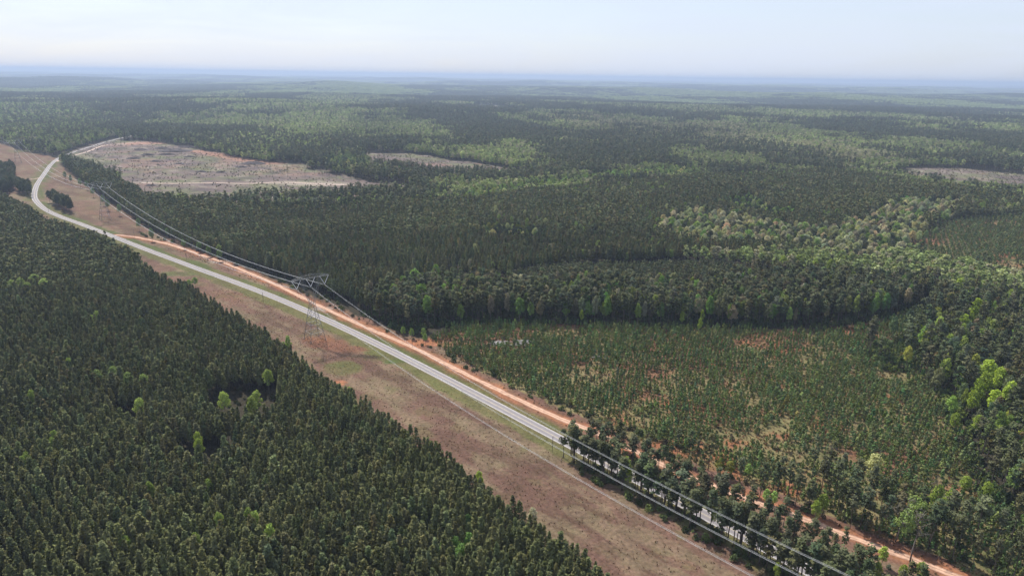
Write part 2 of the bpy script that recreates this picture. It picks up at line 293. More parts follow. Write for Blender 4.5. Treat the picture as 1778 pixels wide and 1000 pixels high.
# ------------------------------------------------------------------ the ground: one sheet to the horizon
def srgb(r, g, b):
    f = lambda c: ((c / 255 + 0.055) / 1.055) ** 2.4 if c > 10 else c / 255 / 12.92
    return np.array([f(r), f(g), f(b)])
C_FOREST = np.array([0.060, 0.050, 0.035])
C_FIELD = np.array([0.215, 0.125, 0.094]); C_FIELD2 = np.array([0.225, 0.165, 0.108]); C_RUST = np.array([0.24, 0.11, 0.072])
C_GREEN = np.array([0.155, 0.150, 0.058]); C_GREEN2 = np.array([0.105, 0.130, 0.045])
C_CLAY = np.array([0.44, 0.185, 0.10]); C_YOUNG = np.array([0.25, 0.20, 0.10]); C_CLEARC = np.array([0.215, 0.160, 0.145]); C_PALE = np.array([0.42, 0.34, 0.29])
def cover(x, y):
    n = len(x); C = np.tile(C_FOREST, (n, 1))
    jx = (fbm(x, y, 14, 31) - 0.5) * 9; jy = (fbm(x, y, 14, 57) - 0.5) * 9
    xj, yj = x + jx, y + jy
    def put(m, c, w=1.0):
        w = (np.asarray(w) * m)[:, None]; C[:] = C * (1 - w) + c * w
    corr = inside(P_CORR, xj, yj)
    nf = fbm(x, y, 38, 5); nf2 = fbm(x, y, 12, 8); nf3 = fbm(x, y, 90, 12)
    put(corr, C_FIELD); put(corr, C_FIELD2, np.clip((nf - 0.47) * 6, 0, 0.8)); put(corr, C_RUST, np.clip((nf3 - 0.58) * 5, 0, 0.45) * np.clip((nf2 - 0.35) * 3, 0, 1))
    put(corr, C_GREEN, np.clip((nf2 - 0.62) * 6, 0, 0.35)); u_ = x * .70 + y * .71; v_ = -x * .71 + y * .70; put(corr, C_FIELD * .68, np.clip((fbm(u_ * 3.2, v_, 60, 19) - .52) * 5, 0, .75)); put(corr, C_FIELD2 * 1.2, np.clip((fbm(u_ * 4, v_, 30, 20) - .56) * 6, 0, .6))
    dr = dist_line(ROAD_C, xj, yj); dr0 = dist_line(ROAD_C, x, y)
    ad = np.abs(dr)
    near = np.hypot(x, y) < 1700
    verge = near & (ad < 13) & (dr > 0); put(verge, C_GREEN, np.clip((13.5 - ad) / 2, 0, 1) * (0.65 + 0.35 * nf2))
    verge = near & (ad < 11) & (dr < 0); put(verge, C_GREEN, np.clip((11.5 - ad) / 2, 0, 1) * (0.75 + 0.25 * nf2)); put(verge, C_GREEN2, np.clip((nf - 0.45) * 6, 0, 0.7))
    put(near & (np.abs(dr0) < 4.2), C_FIELD2, np.clip((4.3 - np.abs(dr0)) / 0.6, 0, 1) * 0.6)
    dt = np.abs(dist_line(TRACK_C, xj, yj))
    put(near & (dt < 9), C_RUST, np.clip((9 - dt) / 4, 0, 1) * (0.35 + 0.5 * nf2))
    put(near & (dt < 5), C_CLAY, np.clip((5 - dt) / 2.5, 0, 1) * np.clip(nf2 * 1.6, 0, 1))
    for (px, py, rx, ry, c, w) in [(575, 597, 17, 9, C_RUST * 1.05, .9), (552, 588, 12, 8, C_CLAY * 0.7, .6), (600, 606, 16, 7, C_RUST, .8), (595, 640, 13, 12, C_GREEN, .9), (655, 612, 12, 5, C_GREEN * 1.1, .9), (632, 619, 16, 3.5, C_FOREST, .7),
                                   (592, 663, 5, 4, C_CLAY * 1.1, 1), (690, 628, 10, 4, C_GREEN2, .9), (40, 262, 45, 24, C_GREEN, .9), (310, 476, 18, 8, C_GREEN2 * 1.1, .8), (62, 350, 14, 20, C_FIELD2, .8),
                                   (730, 596, 20, 7, C_CLAY, .9), (770, 590, 16, 7, C_CLAY, .9), (820, 597, 16, 6, C_CLAY, .7), (900, 606, 10, 8, C_CLAY * 0.9, .8), (560, 536, 9, 6, C_PALE, .8), (380, 455, 10, 5, C_PALE, .7),
                                   (860, 640, 9, 5, C_CLAY * 0.8, .8), (920, 660, 10, 7, C_CLAY * 0.8, .6), (1700, 450, 60, 18, C_CLAY * .8, .4), (1690, 469, 26, 9, C_CLAY, .7), (1775, 410, 18, 14, C_CLAY * 1.1, 1)]:
        cx, cy_ = at(px, py); q = ((xj - cx) / rx) ** 2 + ((yj - cy_) / ry) ** 2
        put(q < 1, c, np.clip((1 - q) * 2.5, 0, 1) * w * np.clip(0.3 + nf2 * 1.3, 0, 1))
    for P in (P_YOUNG, P_YRIGHT, P_STRIP):
        m = inside(P, xj, yj)
        base = C_YOUNG
        mm = m & ~corr
        put(mm, base); put(mm, C_RUST, np.clip((nf - 0.48) * 6, 0, 0.85)); 
        put(mm, C_CLAY * 0.8, np.clip((nf3 * 0.4 + nf2 * 0.6 - 0.56) * 12, 0, 0.95)); put(mm, C_GREEN2, np.clip((0.42 - nf2) * 6, 0, 0.8))
    for P in (P_CLEAR, P_CLEAR2, P_CLEAR3, P_CLEAR4):
        m = inside(P, x + (fbm(x, y, 45, 175) - .5) * 60, y + (fbm(x, y, 45, 176) - .5) * 60); q = fbm(x, y * 1.6, 60, 77); q2 = fbm(x, y * 2.2, 22, 78)
        put(m, C_CLEARC); put(m, np.array([0.185, 0.185, 0.100]), np.clip((q - 0.46) * 7, 0, 0.9)); put(m, np.array([0.36, 0.20, 0.16]), np.clip((fbm(x, y, 75, 79) - 0.62) * 9, 0, .45)); put(m, np.array([0.105, 0.080, 0.085]), np.clip((q2 - 0.54) * 7, 0, 0.6)); put(m, C_PALE * .9, np.clip((0.36 - q2) * 8, 0, 0.7))
    d = np.abs(dist_line(RED_C, xj, yj)); put(d < 22, np.array([0.42, 0.22, 0.16]), np.clip((22 - d) / 8, 0, 1) * (0.5 + .5 * nf2))
    cx, cy_ = at(248, 249); q = ((x - cx) / 60) ** 2 + ((y - cy_) / 40) ** 2; put(q < 1, np.array([0.45, 0.26, 0.20]), np.clip((1 - q) * 3, 0, 1))
    cx, cy_ = at(540, 319); q = ((x - cx) / 75) ** 2 + ((y - cy_) / 26) ** 2; put(q < 1, C_PALE, np.clip((1 - q) * 3, 0, 1) * .8)
    far = np.hypot(x, y) > 2600
    hw = fbm(x, y * 1.5, 900, 41); put(far, np.array([0.055, 0.070, 0.035])); put(far, np.array([0.10, 0.13, 0.055]), np.clip((hw - 0.5) * 8, 0, 1))
    put(inside(P_CLEAR4, x, y), C_PALE)
    return C
def build_ground():
    th = np.concatenate([np.radians(np.arange(-52, 52.01, 0.26)), np.radians(np.arange(58, 308.1, 8))])
    rr = [2, 40, 80, 110]
    while rr[-1] < 160: rr.append(rr[-1] * 1.03)
    while rr[-1] < 1200: rr.append(rr[-1] * 1.0062)
    while rr[-1] < 3200: rr.append(rr[-1] * 1.014)
    while rr[-1] < 60000: rr.append(rr[-1] * 1.05)
    rr = np.array(rr); nt_, nr = len(th), len(rr)
    X = np.outer(rr, np.sin(th)).ravel(); Y = np.outer(rr, np.cos(th)).ravel(); Z = height(X, Y)
    V = np.stack([X, Y, Z], 1)
    i = np.arange(nr - 1)[:, None] * nt_; j = np.arange(nt_)[None, :]; j2 = (j + 1) % nt_
    Q = np.stack([i + j, i + j2, i + nt_ + j2, i + nt_ + j], -1).reshape(-1, 4)[:, ::-1]
    me = bpy.data.meshes.new('ground'); me.vertices.add(len(V)); me.vertices.foreach_set('co', V.ravel().astype(np.float32))
    me.loops.add(Q.size); me.loops.foreach_set('vertex_index', Q.ravel().astype(np.int32)); me.polygons.add(len(Q))
    me.polygons.foreach_set('loop_start', np.arange(0, Q.size, 4, dtype=np.int32)); me.polygons.foreach_set('loop_total', np.full(len(Q), 4, np.int32))
    me.polygons.foreach_set('use_smooth', np.ones(len(Q), bool)); me.update(calc_edges=True)
    C = np.ones((len(V), 4), np.float32); C[:, :3] = cover(X, Y) * 0.58
    a = me.color_attributes.new('cover', 'FLOAT_COLOR', 'POINT'); a.data.foreach_set('color', C.ravel())
    me.materials.append(M_LAND)
    tag(obj('ground', me), 'rolling ground under the forest, brown field and clearings', None, None, 'structure')
build_ground()

def strip(name, pts, half, mat, lift, label, off=0.0, ragged=0.0, kind='structure', seed=1):
    P = np.asarray(pts); n = len(P); T = np.gradient(P, axis=0); T /= np.linalg.norm(T, axis=1)[:, None]; Nn = np.stack([-T[:, 1], T[:, 0]], 1)
    rnd = np.random.RandomState(seed); cols = 5 if half > 1 else 2
    us = np.linspace(-1, 1, cols); V = []; UV = []
    L = np.concatenate([[0], np.cumsum(np.hypot(*np.diff(P, axis=0).T))])
    jl, jr = (1 + ragged * rnd.randn(n)), (1 + ragged * rnd.randn(n))
    for k, u in enumerate(us):
        q = P + Nn * (off + u * half * (jl if u < 0 else jr))[:, None] if ragged else P + Nn * (off + u * half)
        d = np.hypot(q[:, 0], q[:, 1]); z = height(q[:, 0], q[:, 1]) + lift * np.clip(d / 500, 1, 6)
        V.append(np.concatenate([q, z[:, None]], 1)); UV.append(np.stack([np.full(n, (u + 1) / 2), L / 10], 1))
    V = np.concatenate(V); UV = np.concatenate(UV)
    Fc = [(k * n + i, k * n + i + 1, (k + 1) * n + i + 1, (k + 1) * n + i) for k in range(cols - 1) for i in range(n - 1)]
    me = mesh(name, V, Fc, mat, True); uvl = me.uv_layers.new(name='UVMap')
    vi = np.zeros(len(me.loops), np.int32); me.loops.foreach_get('vertex_index', vi); uvl.data.foreach_set('uv', UV[vi].ravel())
    return tag(obj(name, me), label, None, None, kind)
strip('road', ROAD, 3.55, M_ROAD, 0.06, 'pale worn two lane road running diagonally past the brown field')
strip('road_edge_line', ROAD, 0.07, M_PAINTW, 0.075, 'white edge line painted along the field side of the road', 3.2)
strip('road_edge_line', ROAD, 0.07, M_PAINTW, 0.075, 'white edge line painted along the track side of the road', -3.2)
strip('road_centre_line', ROAD, 0.07, M_PAINTY, 0.075, 'faded yellow centre line of the road', 0.14)
strip('road_centre_line', ROAD, 0.07, M_PAINTY, 0.075, 'second faded yellow centre line of the road', -0.14)
strip('dirt_track', TRACK, 2.05, M_TRACK, 0.045, 'orange clay track with two wheel ruts beside the road', 0, 0.16)
strip('dirt_path', spline(SIDE_C, 8), 3.2, M_PTRACK, 0.07, 'pale sand path leading from the road bend along the clearcut', 0, 0.08)
strip('dirt_path', spline(CLEAR_C, 8), 3.4, M_PTRACK, 0.07, 'pale sand path crossing the clearcut', 0, 0.15)
strip('dirt_path', spline([at(*p) for p in [(282, 421), (295, 421), (310, 420)]], 3), 1.6, M_TRACK, 0.04, 'short clay spur joining the track near the road bend', 0, 0.1)
strip('dirt_path', spline([at(*p) for p in [(48, 312), (60, 311), (70, 309)]], 5), 2.2, M_PTRACK, 0.07, 'short pale driveway leaving the outside of the road bend', 0, 0.1)

# ------------------------------------------------------------------ trees: shapes
def quads_mesh(C, A, B):
    # centres, half axis vectors
    n = len(C); V = np.empty((n, 4, 3)); V[:, 0] = C - A - B * 0.55; V[:, 1] = C + A - B * 0.8; V[:, 2] = C + A * 0.7 + B; V[:, 3] = C - A * 0.8 + B * 0.75
    return V.reshape(-1, 3), np.arange(4 * n).reshape(n, 4)
def unit(v): return v / np.maximum(np.linalg.norm(v, axis=-1, keepdims=True), 1e-9)
def sprays(rng, C, out, size, up=0.45, aspect=1.5):
    n = len(C); nrm = unit(out * 0.6 + np.array([0, 0, up]) + rng.normal(0, 0.55, (n, 3)))
    d = unit(np.cross(nrm, rng.normal(0, 1, (n, 3)))); e = np.cross(nrm, d); s = size * rng.uniform(0.65, 1.35, (n, 1))
    return quads_mesh(C, d * s * aspect * 0.5, e * s * 0.5)
def trunk_mb(h, r0, r1, rng, lean=0.02, n=7, seg=5):
    mb = MB(); pts = []; l = rng.normal(0, lean, 2); w = rng.normal(0, 0.012, (seg + 1, 2)) * h
    for k in range(seg + 1):
        t = k / seg; pts.append((l[0] * h * t + w[k][0] * t, l[1] * h * t + w[k][1] * t, -0.3 + (h + 0.3) * t))
    mb.path(pts, [r0 * (1 - t) + r1 * t for t in np.linspace(0, 1, seg + 1)], n); mb.pts = np.array(pts); return mb
def axis_at(mb, h, z):
    t = np.clip(np.asarray(z) / h, 0, 1) * (len(mb.pts) - 1); i = np.minimum(t.astype(int), len(mb.pts) - 2); f = (t - i)[:, None]
    return mb.pts[i, :2] * (1 - f) + mb.pts[i + 1, :2] * f
def planted_pine(seed, nq=720, h=17.5, w=4.7, size=0.45, base=0.32):
    rng = np.random.RandomState(seed); mb = trunk_mb(h * 0.97, 0.14, 0.03, rng, 0.012)
    # whorled branches: sprays clustered on limbs
    nb = max(14, nq // 9); t = np.sort(rng.uniform(0, 1, nb) ** 0.9); phi = np.arange(nb) * 2.4 + rng.uniform(-.5, .5, nb)
    prof = (np.clip((1 - t) / 0.85, 0, 1) ** 0.8) * np.clip(0.55 + t * 2.2, 0, 1) * rng.uniform(0.72, 1.15, nb)
    L = 0.22 + w / 2 * prof; z0 = h * (base + (1 - base) * t)
    k = max(3, nq // nb); s = rng.uniform(0.25, 1.0, (nb, k)) ** 0.7
    X = s * L[:, None] * np.cos(phi)[:, None]; Y = s * L[:, None] * np.sin(phi)[:, None]; Z = z0[:, None] + s * L[:, None] * (0.42 - 0.35 * (1 - t))[:, None]
    C = np.stack([X, Y, Z], -1).reshape(-1, 3) + rng.normal(0, 0.17, (nb * k, 3)); C[:, :2] += axis_at(mb, h, C[:, 2])
    C[:, 2] = np.minimum(C[:, 2], h)
    top = np.stack([np.zeros(5), np.zeros(5), np.linspace(h * 0.93, h, 5)], 1); top[:, :2] += axis_at(mb, h, top[:, 2]); C = np.concatenate([C, top])
    o = C.copy(); o[:, 2] = 0; Vq, Q = sprays(rng, C, unit(o), size * (1.0 if nq > 150 else 1.5), 0.95, 1.7)
    return mb, Vq, Q
def tall_pine(seed, nq=460, h=25.0, w=5.6, size=0.66, base=0.46):
    rng = np.random.RandomState(seed); mb = trunk_mb(h * 0.96, 0.27, 0.06, rng, 0.02, 7, 6)
    nb = 21; t = np.sort(rng.uniform(0, 1, nb)); phi = np.arange(nb) * 2.4 + rng.uniform(-.6, .6, nb)
    L = w / 2 * (np.sin(np.pi * np.clip(0.22 + 0.75 * t, 0, 1)) ** 0.8) * rng.uniform(0.55, 1.2, nb); z0 = h * (base + (0.95 - base) * t)
    Cs = []
    for b in range(nb):
        ax = axis_at(mb, h, np.array([z0[b]]))[0]; tip = np.array([ax[0] + L[b] * math.cos(phi[b]), ax[1] + L[b] * math.sin(phi[b]), z0[b] + L[b] * rng.uniform(0.1, 0.5)])
        mb.bar((ax[0], ax[1], z0[b]), tip, 0.06, 0.02, 4)
        m = max(4, nq // nb); c = tip + np.array([0, 0, 0.2]); r = rng.uniform(0.6, 1.25)
        q = unit(rng.normal(0, 1, (m, 3))) * rng.uniform(0.3, 1, (m, 1)) ** 0.5 * np.array([r, r, r * 0.6]); Cs.append(c - (tip - np.array([ax[0], ax[1], z0[b]])) * rng.uniform(0, .45, (m, 1)) + q)
    m = nq // 8; Cs.append(np.array([mb.pts[-1][0], mb.pts[-1][1], h * 0.95]) + rng.normal(0, 0.7, (m, 3)) * np.array([1, 1, 0.9]))
    C = np.concatenate(Cs); o = C.copy(); o[:, 2] -= h * 0.7; Vq, Q = sprays(rng, C, unit(o), size * (1 if nq > 200 else 1.7), 0.8, 1.5)
    return mb, Vq, Q
def broadleaf(seed, nq=1500, h=17.0, w=9.0, size=0.50, base=0.26, lobes=14):
    rng = np.random.RandomState(seed); mb = trunk_mb(h * 0.62, 0.24, 0.1, rng, 0.03, 7, 4); Cs, Os = [], []
    top = mb.pts[-1]
    for b in range(lobes):
        a = b * 2.4 + rng.uniform(-.4, .4); f = b / (lobes - 1); rad = w / 2 * 0.62 * math.sin(math.pi * (0.25 + 0.68 * f)) * rng.uniform(0.7, 1.15)
        zc = h * (base + 0.12 + (0.84 - base - 0.12) * f); c = np.array([rad * math.cos(a), rad * math.sin(a), zc]); r = w * rng.uniform(0.13, 0.23)
        mb.bar((top[0] * .8, top[1] * .8, min(zc * 0.8, h * 0.58)), c, 0.09, 0.03, 4)
        m = nq // lobes; d = unit(rng.normal(0, 1, (m, 3)) + np.array([0, 0, 0.35])); rr = r * rng.uniform(0.55, 1.08, (m, 1)) * (1 + 0.18 * np.sin(7 * d[:, :1] + 5 * d[:, 1:2] + b))
        Cs.append(c + d * rr * np.array([1, 1, 0.82])); Os.append(d)
    C = np.concatenate(Cs); O = np.concatenate(Os); Vq, Q = sprays(rng, C, O, size * (1 if nq > 250 else 2.6), 0.4, 1.25)
    return mb, Vq, Q
def young_pine(seed, nq=110, h=5.6, w=2.7, size=0.48):
    rng = np.random.RandomState(seed); mb = trunk_mb(h * 0.95, 0.06, 0.015, rng, 0.015, 5, 3)
    nb = max(9, nq // 6); t = np.sort(rng.uniform(0, 1, nb)); phi = np.arange(nb) * 2.4; L = 0.12 + w / 2 * (1 - t) ** 0.8 * rng.uniform(0.7, 1.15, nb); z0 = h * (0.1 + 0.9 * t)
    k = max(3, nq // nb); s = rng.uniform(0.2, 1, (nb, k))
    C = np.stack([s * L[:, None] * np.cos(phi)[:, None], s * L[:, None] * np.sin(phi)[:, None], z0[:, None] + s * L[:, None] * 0.45], -1).reshape(-1, 3) + rng.normal(0, .09, (nb * k, 3))
    C[:, 2] = np.clip(C[:, 2], 0.15, h)
    o = C.copy(); o[:, 2] = 0; Vq, Q = sprays(rng, C, unit(o), size * (1 if nq > 60 else 1.6), 0.5, 1.7); return mb, Vq, Q
def bush(seed, nq=70, h=2.2, w=3.0, size=0.5):
    rng = np.random.RandomState(seed); mb = MB(); 
    for k in range(4): mb.bar((0, 0, -0.1), (rng.uniform(-.8, .8), rng.uniform(-.8, .8), h * 0.7), 0.04, 0.015, 4)
    d = unit(rng.normal(0, 1, (nq, 3)) + np.array([0, 0, .5])); d[:, 2] = np.abs(d[:, 2]); C = d * np.array([w / 2, w / 2, h]) * rng.uniform(0.5, 1.0, (nq, 1)); C[:, 2] += 0.1
    Vq, Q = sprays(rng, C, d, size, 0.3, 1.4); return mb, Vq, Q
def snag(seed, nq=60, h=17.0, w=5.0, size=0.35):
    rng = np.random.RandomState(seed); mb = trunk_mb(h, 0.2, 0.05, rng, 0.03, 6, 5); Cs = []
    for b in range(14):
        z = h * rng.uniform(0.4, 0.97); a = rng.uniform(0, 6.28); L = w / 2 * (1.25 - z / h) * 2 * rng.uniform(.5, 1); ax = axis_at(mb, h, np.array([z]))[0]
        tip = np.array([ax[0] + L * math.cos(a), ax[1] + L * math.sin(a), z + L * 0.7]); mb.bar((ax[0], ax[1], z), tip, 0.06, 0.015, 4)
        for q in range(3):
            e = tip * rng.uniform(.5, 1) + np.array([ax[0], ax[1], z]) * 0; s = np.array([ax[0], ax[1], z]) + (tip - np.array([ax[0], ax[1], z])) * rng.uniform(.4, 1)
            mb.bar(s, s + rng.normal(0, .8, 3) + np.array([0, 0, .6]), 0.03, 0.01, 3); Cs.append(s + rng.normal(0, .5, (nq // 40 + 1, 3)))
    C = np.concatenate(Cs); Vq, Q = sprays(rng, C, unit(C * np.array([1, 1, 0])), size, .3, 1.4); return mb, Vq, Q
def tuft(seed, nq=16, h=0.9, w=0.9):
    rng = np.random.RandomState(seed); a = rng.uniform(0, 6.28, nq); b = np.stack([np.cos(a), np.sin(a), np.zeros(nq)], 1) * rng.uniform(0, w / 2, (nq, 1))
    tip = b * 1.7 + np.stack([np.zeros(nq), np.zeros(nq), rng.uniform(.4, 1, nq) * h], 1) + rng.normal(0, .08, (nq, 3)); s = np.stack([-np.sin(a), np.cos(a), np.zeros(nq)], 1) * 0.09
    V = np.stack([b - s, b + s, tip + s * .3, tip - s * .3], 1).reshape(-1, 3); return MB(), V, np.arange(4 * nq).reshape(nq, 4)

PROTO = {}
def proto(kind, fn, n, leaf, bark, seed, **kw):
    col = bpy.data.collections.new('shapes_' + kind); parts = []
    for k in range(n):
        mb, Vq, Q = fn(seed + k, **kw); nv = len(mb.V); faces = list(mb.F) + [tuple(int(i) + nv for i in q) for q in Q]
        me = mesh(kind, list(mb.V) + list(map(tuple, Vq)), faces, [bark, leaf], False, [0] * len(mb.F) + [1] * len(Q))
        o = bpy.data.objects.new('%s_shape_%02d' % (kind, k), me); col.objects.link(o)
        parts.append((mb, Vq, Q))
    PROTO[kind] = dict(col=col, n=n, parts=parts, leaf=leaf, bark=bark, split={})
    return col
def split_mesh(kind, k):
    p = PROTO[kind]
    if k not in p['split']:
        mb, Vq, Q = p['parts'][k]
        p['split'][k] = (mb.mesh(kind + '_trunk', p['bark'], True), mesh(kind + '_crown', Vq, Q, p['leaf']))
    return p['split'][k]
proto('planted_pine', planted_pine, 7, M_NEEDLE, M_BARK, 100)
proto('planted_pine_far', planted_pine, 5, M_NEEDLE, M_BARK, 120, nq=90, size=0.75)
proto('tall_pine', tall_pine, 7, M_NEEDLE, M_BARK, 200)
proto('tall_pine_far', tall_pine, 5, M_NEEDLE, M_BARK, 220, nq=130)
proto('roadside_pine', tall_pine, 7, M_NEEDLE, M_BARK, 240, h=18.5, w=5.0, base=0.44, nq=460, size=0.58)
proto('broadleaf', broadleaf, 7, M_LEAF, M_TWIG, 300)
proto('broadleaf_far', broadleaf, 6, M_LEAF, M_TWIG, 320, nq=150, lobes=7)
proto('young_pine', young_pine, 6, M_NEEDLE, M_BARK, 400)
proto('bush', bush, 5, M_LEAF, M_TWIG, 500)
proto('snag', snag, 4, M_LEAF, M_TWIG, 600)
proto('tuft', tuft, 5, M_GRASS, M_TWIG, 700)
def far_patch(seed, n=34, side=70.0):
    rng = np.random.RandomState(seed); Vs, Qs, o = [], [], 0
    for k in range(n):
        x, y = rng.uniform(-side / 2, side / 2, 2); h = rng.uniform(13, 24); r = rng.uniform(4, 7.5)
        m = 16; d = unit(rng.normal(0, 1, (m, 3))); C = d * np.array([r, r, h * 0.33]) * rng.uniform(.6, 1, (m, 1)) + np.array([x, y, h * 0.66])
        V, Q = sprays(rng, C, d, r * 0.85, .4, 1.2); Vs.append(V); Qs.append(Q + o); o += len(V)
    return MB(), np.concatenate(Vs), np.concatenate(Qs)
proto('forest_patch', far_patch, 5, M_LEAF, M_TWIG, 800)

# ------------------------------------------------------------------ scattering
def instancer(kind, cols):
    ng = bpy.data.node_groups.new('scatter_' + kind, 'GeometryNodeTree')
    ng.interface.new_socket('Geometry', in_out='INPUT', socket_type='NodeSocketGeometry'); ng.interface.new_socket('Geometry', in_out='OUTPUT', socket_type='NodeSocketGeometry')
    N, L = ng.nodes, ng.links; gi, go = N.new('NodeGroupInput'), N.new('NodeGroupOutput')
    ip = N.new('GeometryNodeInstanceOnPoints'); ci = N.new('GeometryNodeCollectionInfo'); ci.inputs['Collection'].default_value = cols
    ci.inputs['Separate Children'].default_value = True; ci.inputs['Reset Children'].default_value = True
    def na(n, t):
        x = N.new('GeometryNodeInputNamedAttribute'); x.data_type = t; x.inputs['Name'].default_value = n; return x.outputs['Attribute']
    L.new(gi.outputs[0], ip.inputs['Points']); L.new(ci.outputs[0], ip.inputs['Instance']); ip.inputs['Pick Instance'].default_value = True
    L.new(na('pid', 'INT'), ip.inputs['Instance Index']); L.new(na('rot', 'FLOAT_VECTOR'), ip.inputs['Rotation']); L.new(na('scl', 'FLOAT_VECTOR'), ip.inputs['Scale'])
    L.new(ip.outputs[0], go.inputs[0]); return ng
COUNTS = {}
def scatter(name, kind, T, label):
    n = len(T['x'])
    if n == 0: return
    me = bpy.data.meshes.new(name); me.vertices.add(n)
    co = np.stack([T['x'], T['y'], T['z']], 1).astype(np.float32); me.vertices.foreach_set('co', co.ravel())
    rng = np.random.RandomState(n)
    def attr(nm, ty, dt, f):
        a = me.attributes.new(nm, ty, 'POINT'); a.data.foreach_set(f, np.ascontiguousarray(dt).ravel())
    attr('pid', 'INT', rng.randint(0, PROTO[kind]['n'], n).astype(np.int32), 'value')
    rot = np.zeros((n, 3), np.float32); rot[:, 2] = rng.uniform(0, 6.28, n); attr('rot', 'FLOAT_VECTOR', rot, 'vector')
    s = T['s']; attr('scl', 'FLOAT_VECTOR', np.stack([s * T['w'], s * T['w'], s], 1).astype(np.float32), 'vector')
    col = np.ones((n, 4), np.float32); col[:, :3] = T['c']; attr('tint', 'FLOAT_COLOR', col, 'color')
    o = obj(name, me); md = o.modifiers.new('scatter', 'NODES'); md.node_group = instancer(name, PROTO[kind]['col'])
    tag(o, label, None, None, 'stuff'); COUNTS[name] = n
def table(x, y, s, w, c): return dict(x=x, y=y, z=height(x, y), s=s, w=w, c=c)
def take(T, m): return {k: v[m] for k, v in T.items()}
def join(*Ts): return {k: np.concatenate([t[k] for t in Ts]) for k in Ts[0]}
def in_view(x, y, margin=9):
    a = np.degrees(np.arctan2(x, y)); return (np.abs(a) < 37 + margin) & (np.hypot(x, y) > 130)
def in_frame(x, y, z):
    px, py = project(x, y, z); return (px > 0) & (px < 1778) & (py > 0) & (py < 1000)
def rows(P, a, b, ang, jit, seed):
    # planting rows: spacing a between rows, b along them, rows along bearing ang
    rng = np.random.RandomState(seed); c, s = math.cos(ang), math.sin(ang); Q = np.stack([P[:, 0] * c + P[:, 1] * s, -P[:, 0] * s + P[:, 1] * c], 1); lo, hi = Q.min(0), Q.max(0)
    lim = 2600; lo = np.maximum(lo, -lim); hi = np.minimum(hi, lim)
    U, V = np.meshgrid(np.arange(lo[0], hi[0], b), np.arange(lo[1], hi[1], a)); U, V = U.ravel(), V.ravel()
    U = U + rng.normal(0, jit, U.shape); V = V + rng.normal(0, jit, V.shape)
    x, y = U * c - V * s, U * s + V * c; m = inside(P, x, y) & in_view(x, y); return x[m], y[m]
def tints(rng, n, base, var=0.16, hue=0.10):
    c = np.tile(np.array(base), (n, 1)) * rng.lognormal(0, var, (n, 1)); c[:, 0] *= rng.lognormal(0, hue, n); c[:, 2] *= rng.lognormal(0, hue, n); return c
PINE = (0.108, 0.116, 0.050); PINE2 = (0.086, 0.096, 0.048); YPINE = (0.125, 0.165, 0.056)
LIME = (0.24, 0.31, 0.055); GREENL = (0.17, 0.25, 0.065); PALEG = (0.33, 0.35, 0.17); GREYG = (0.23, 0.22, 0.15); CREAM = (0.42, 0.40, 0.27)
OLIVE = (0.085, 0.105, 0.038)
rng = np.random.RandomState(11)
def clear_of_lines(x, y, road=7.5, track=4.0):
    return (np.abs(dist_line(ROAD_C, x, y)) > road) & (np.abs(dist_line(TRACK_C, x, y)) > track)
RB = math.atan2(0.71, -0.70)           # bearing of the road

# planted stands
x, y = rows(P_LEFT, 4.1, 2.7, RB + 0.06, 0.26, 1)
m = np.ones(len(x), bool)
for P in HOLES: m &= ~inside(P, x + rng.normal(0, 1.2, len(x)), y + rng.normal(0, 1.2, len(x)))
m &= clear_of_lines(x, y, 11, 6) & (rng.rand(len(x)) > 0.035)
x, y = x[m], y[m]; n = len(x)
g = fbm(x, y, 45, 21); g2 = fbm(x, y, 16, 22)
T_LEFT = table(x, y, (0.70 + 0.36 * g) * rng.normal(1, 0.095, n), rng.normal(1.0, 0.15, n), tints(rng, n, PINE, .2, .09) * (0.8 + 0.4 * g2)[:, None])
# lower olive-green pines near the bottom of the slope
ol = np.clip((fbm(x, y, 70, 25) - 0.48) * 5, 0, 1) * (np.hypot(x, y) < 420); T_LEFT['c'] = T_LEFT['c'] * (1 - 0.4 * ol[:, None]) + np.array((.15, .16, .06)) * 0.42 * ol[:, None]
x, y = rows(P_MID, 4.8, 3.5, RB + 0.95, 0.4, 2)
m = clear_of_lines(x, y, 10, 7) & (rng.rand(len(x)) > 0.04)
xw, yw = x + (fbm(x, y, 60, 261) - .5) * 70, y + (fbm(x, y, 60, 262) - .5) * 70
for P in (P_CREEK, P_CREEK2, P_CREEK3, P_BELT): m &= ~inside(P, xw, yw)
for P in (P_CLEAR, P_CLEAR2, P_CLEAR3): m &= ~inside(P, x, y)
gap = fbm(x, y * 1.7, 130, 33); m &= ~((gap > 0.66) & (rng.rand(len(x)) < 0.5))
x, y = x[m], y[m]; n = len(x); g = fbm(x, y, 120, 24)
T_MID = table(x, y, (0.55 + 0.72 * g) * rng.normal(1, 0.09, n), rng.normal(1.04, 0.14, n), tints(rng, n, PINE, .18, .12) * (0.75 + 0.5 * fbm(x, y, 60, 26))[:, None])
r_m = np.random.RandomState(66); pick = (r_m.rand(len(T_MID['x'])) < 0.045 * np.clip((fbm(T_MID['x'], T_MID['y'], 110, 67) - .47) * 9, 0, 1.5)) & (T_MID['x'] > -50); T_STRAY = take(T_MID, pick); T_MID = take(T_MID, ~pick)
k_ = len(T_STRAY['x']); T_STRAY['s'] = r_m.uniform(.75, 1.15, k_); T_STRAY['w'] = r_m.uniform(.6, .9, k_); T_STRAY['c'] = np.array([GREENL, PALEG, GREYG, (.2, .26, .07)])[r_m.choice(4, k_)]
x, y = rows(P_STRIP, 3.6, 2.8, RB, 0.4, 3); n = len(x)
T_STRIP = table(x, y, rng.normal(0.5, 0.06, n), np.full(n, 1.25), tints(rng, n, PINE2))
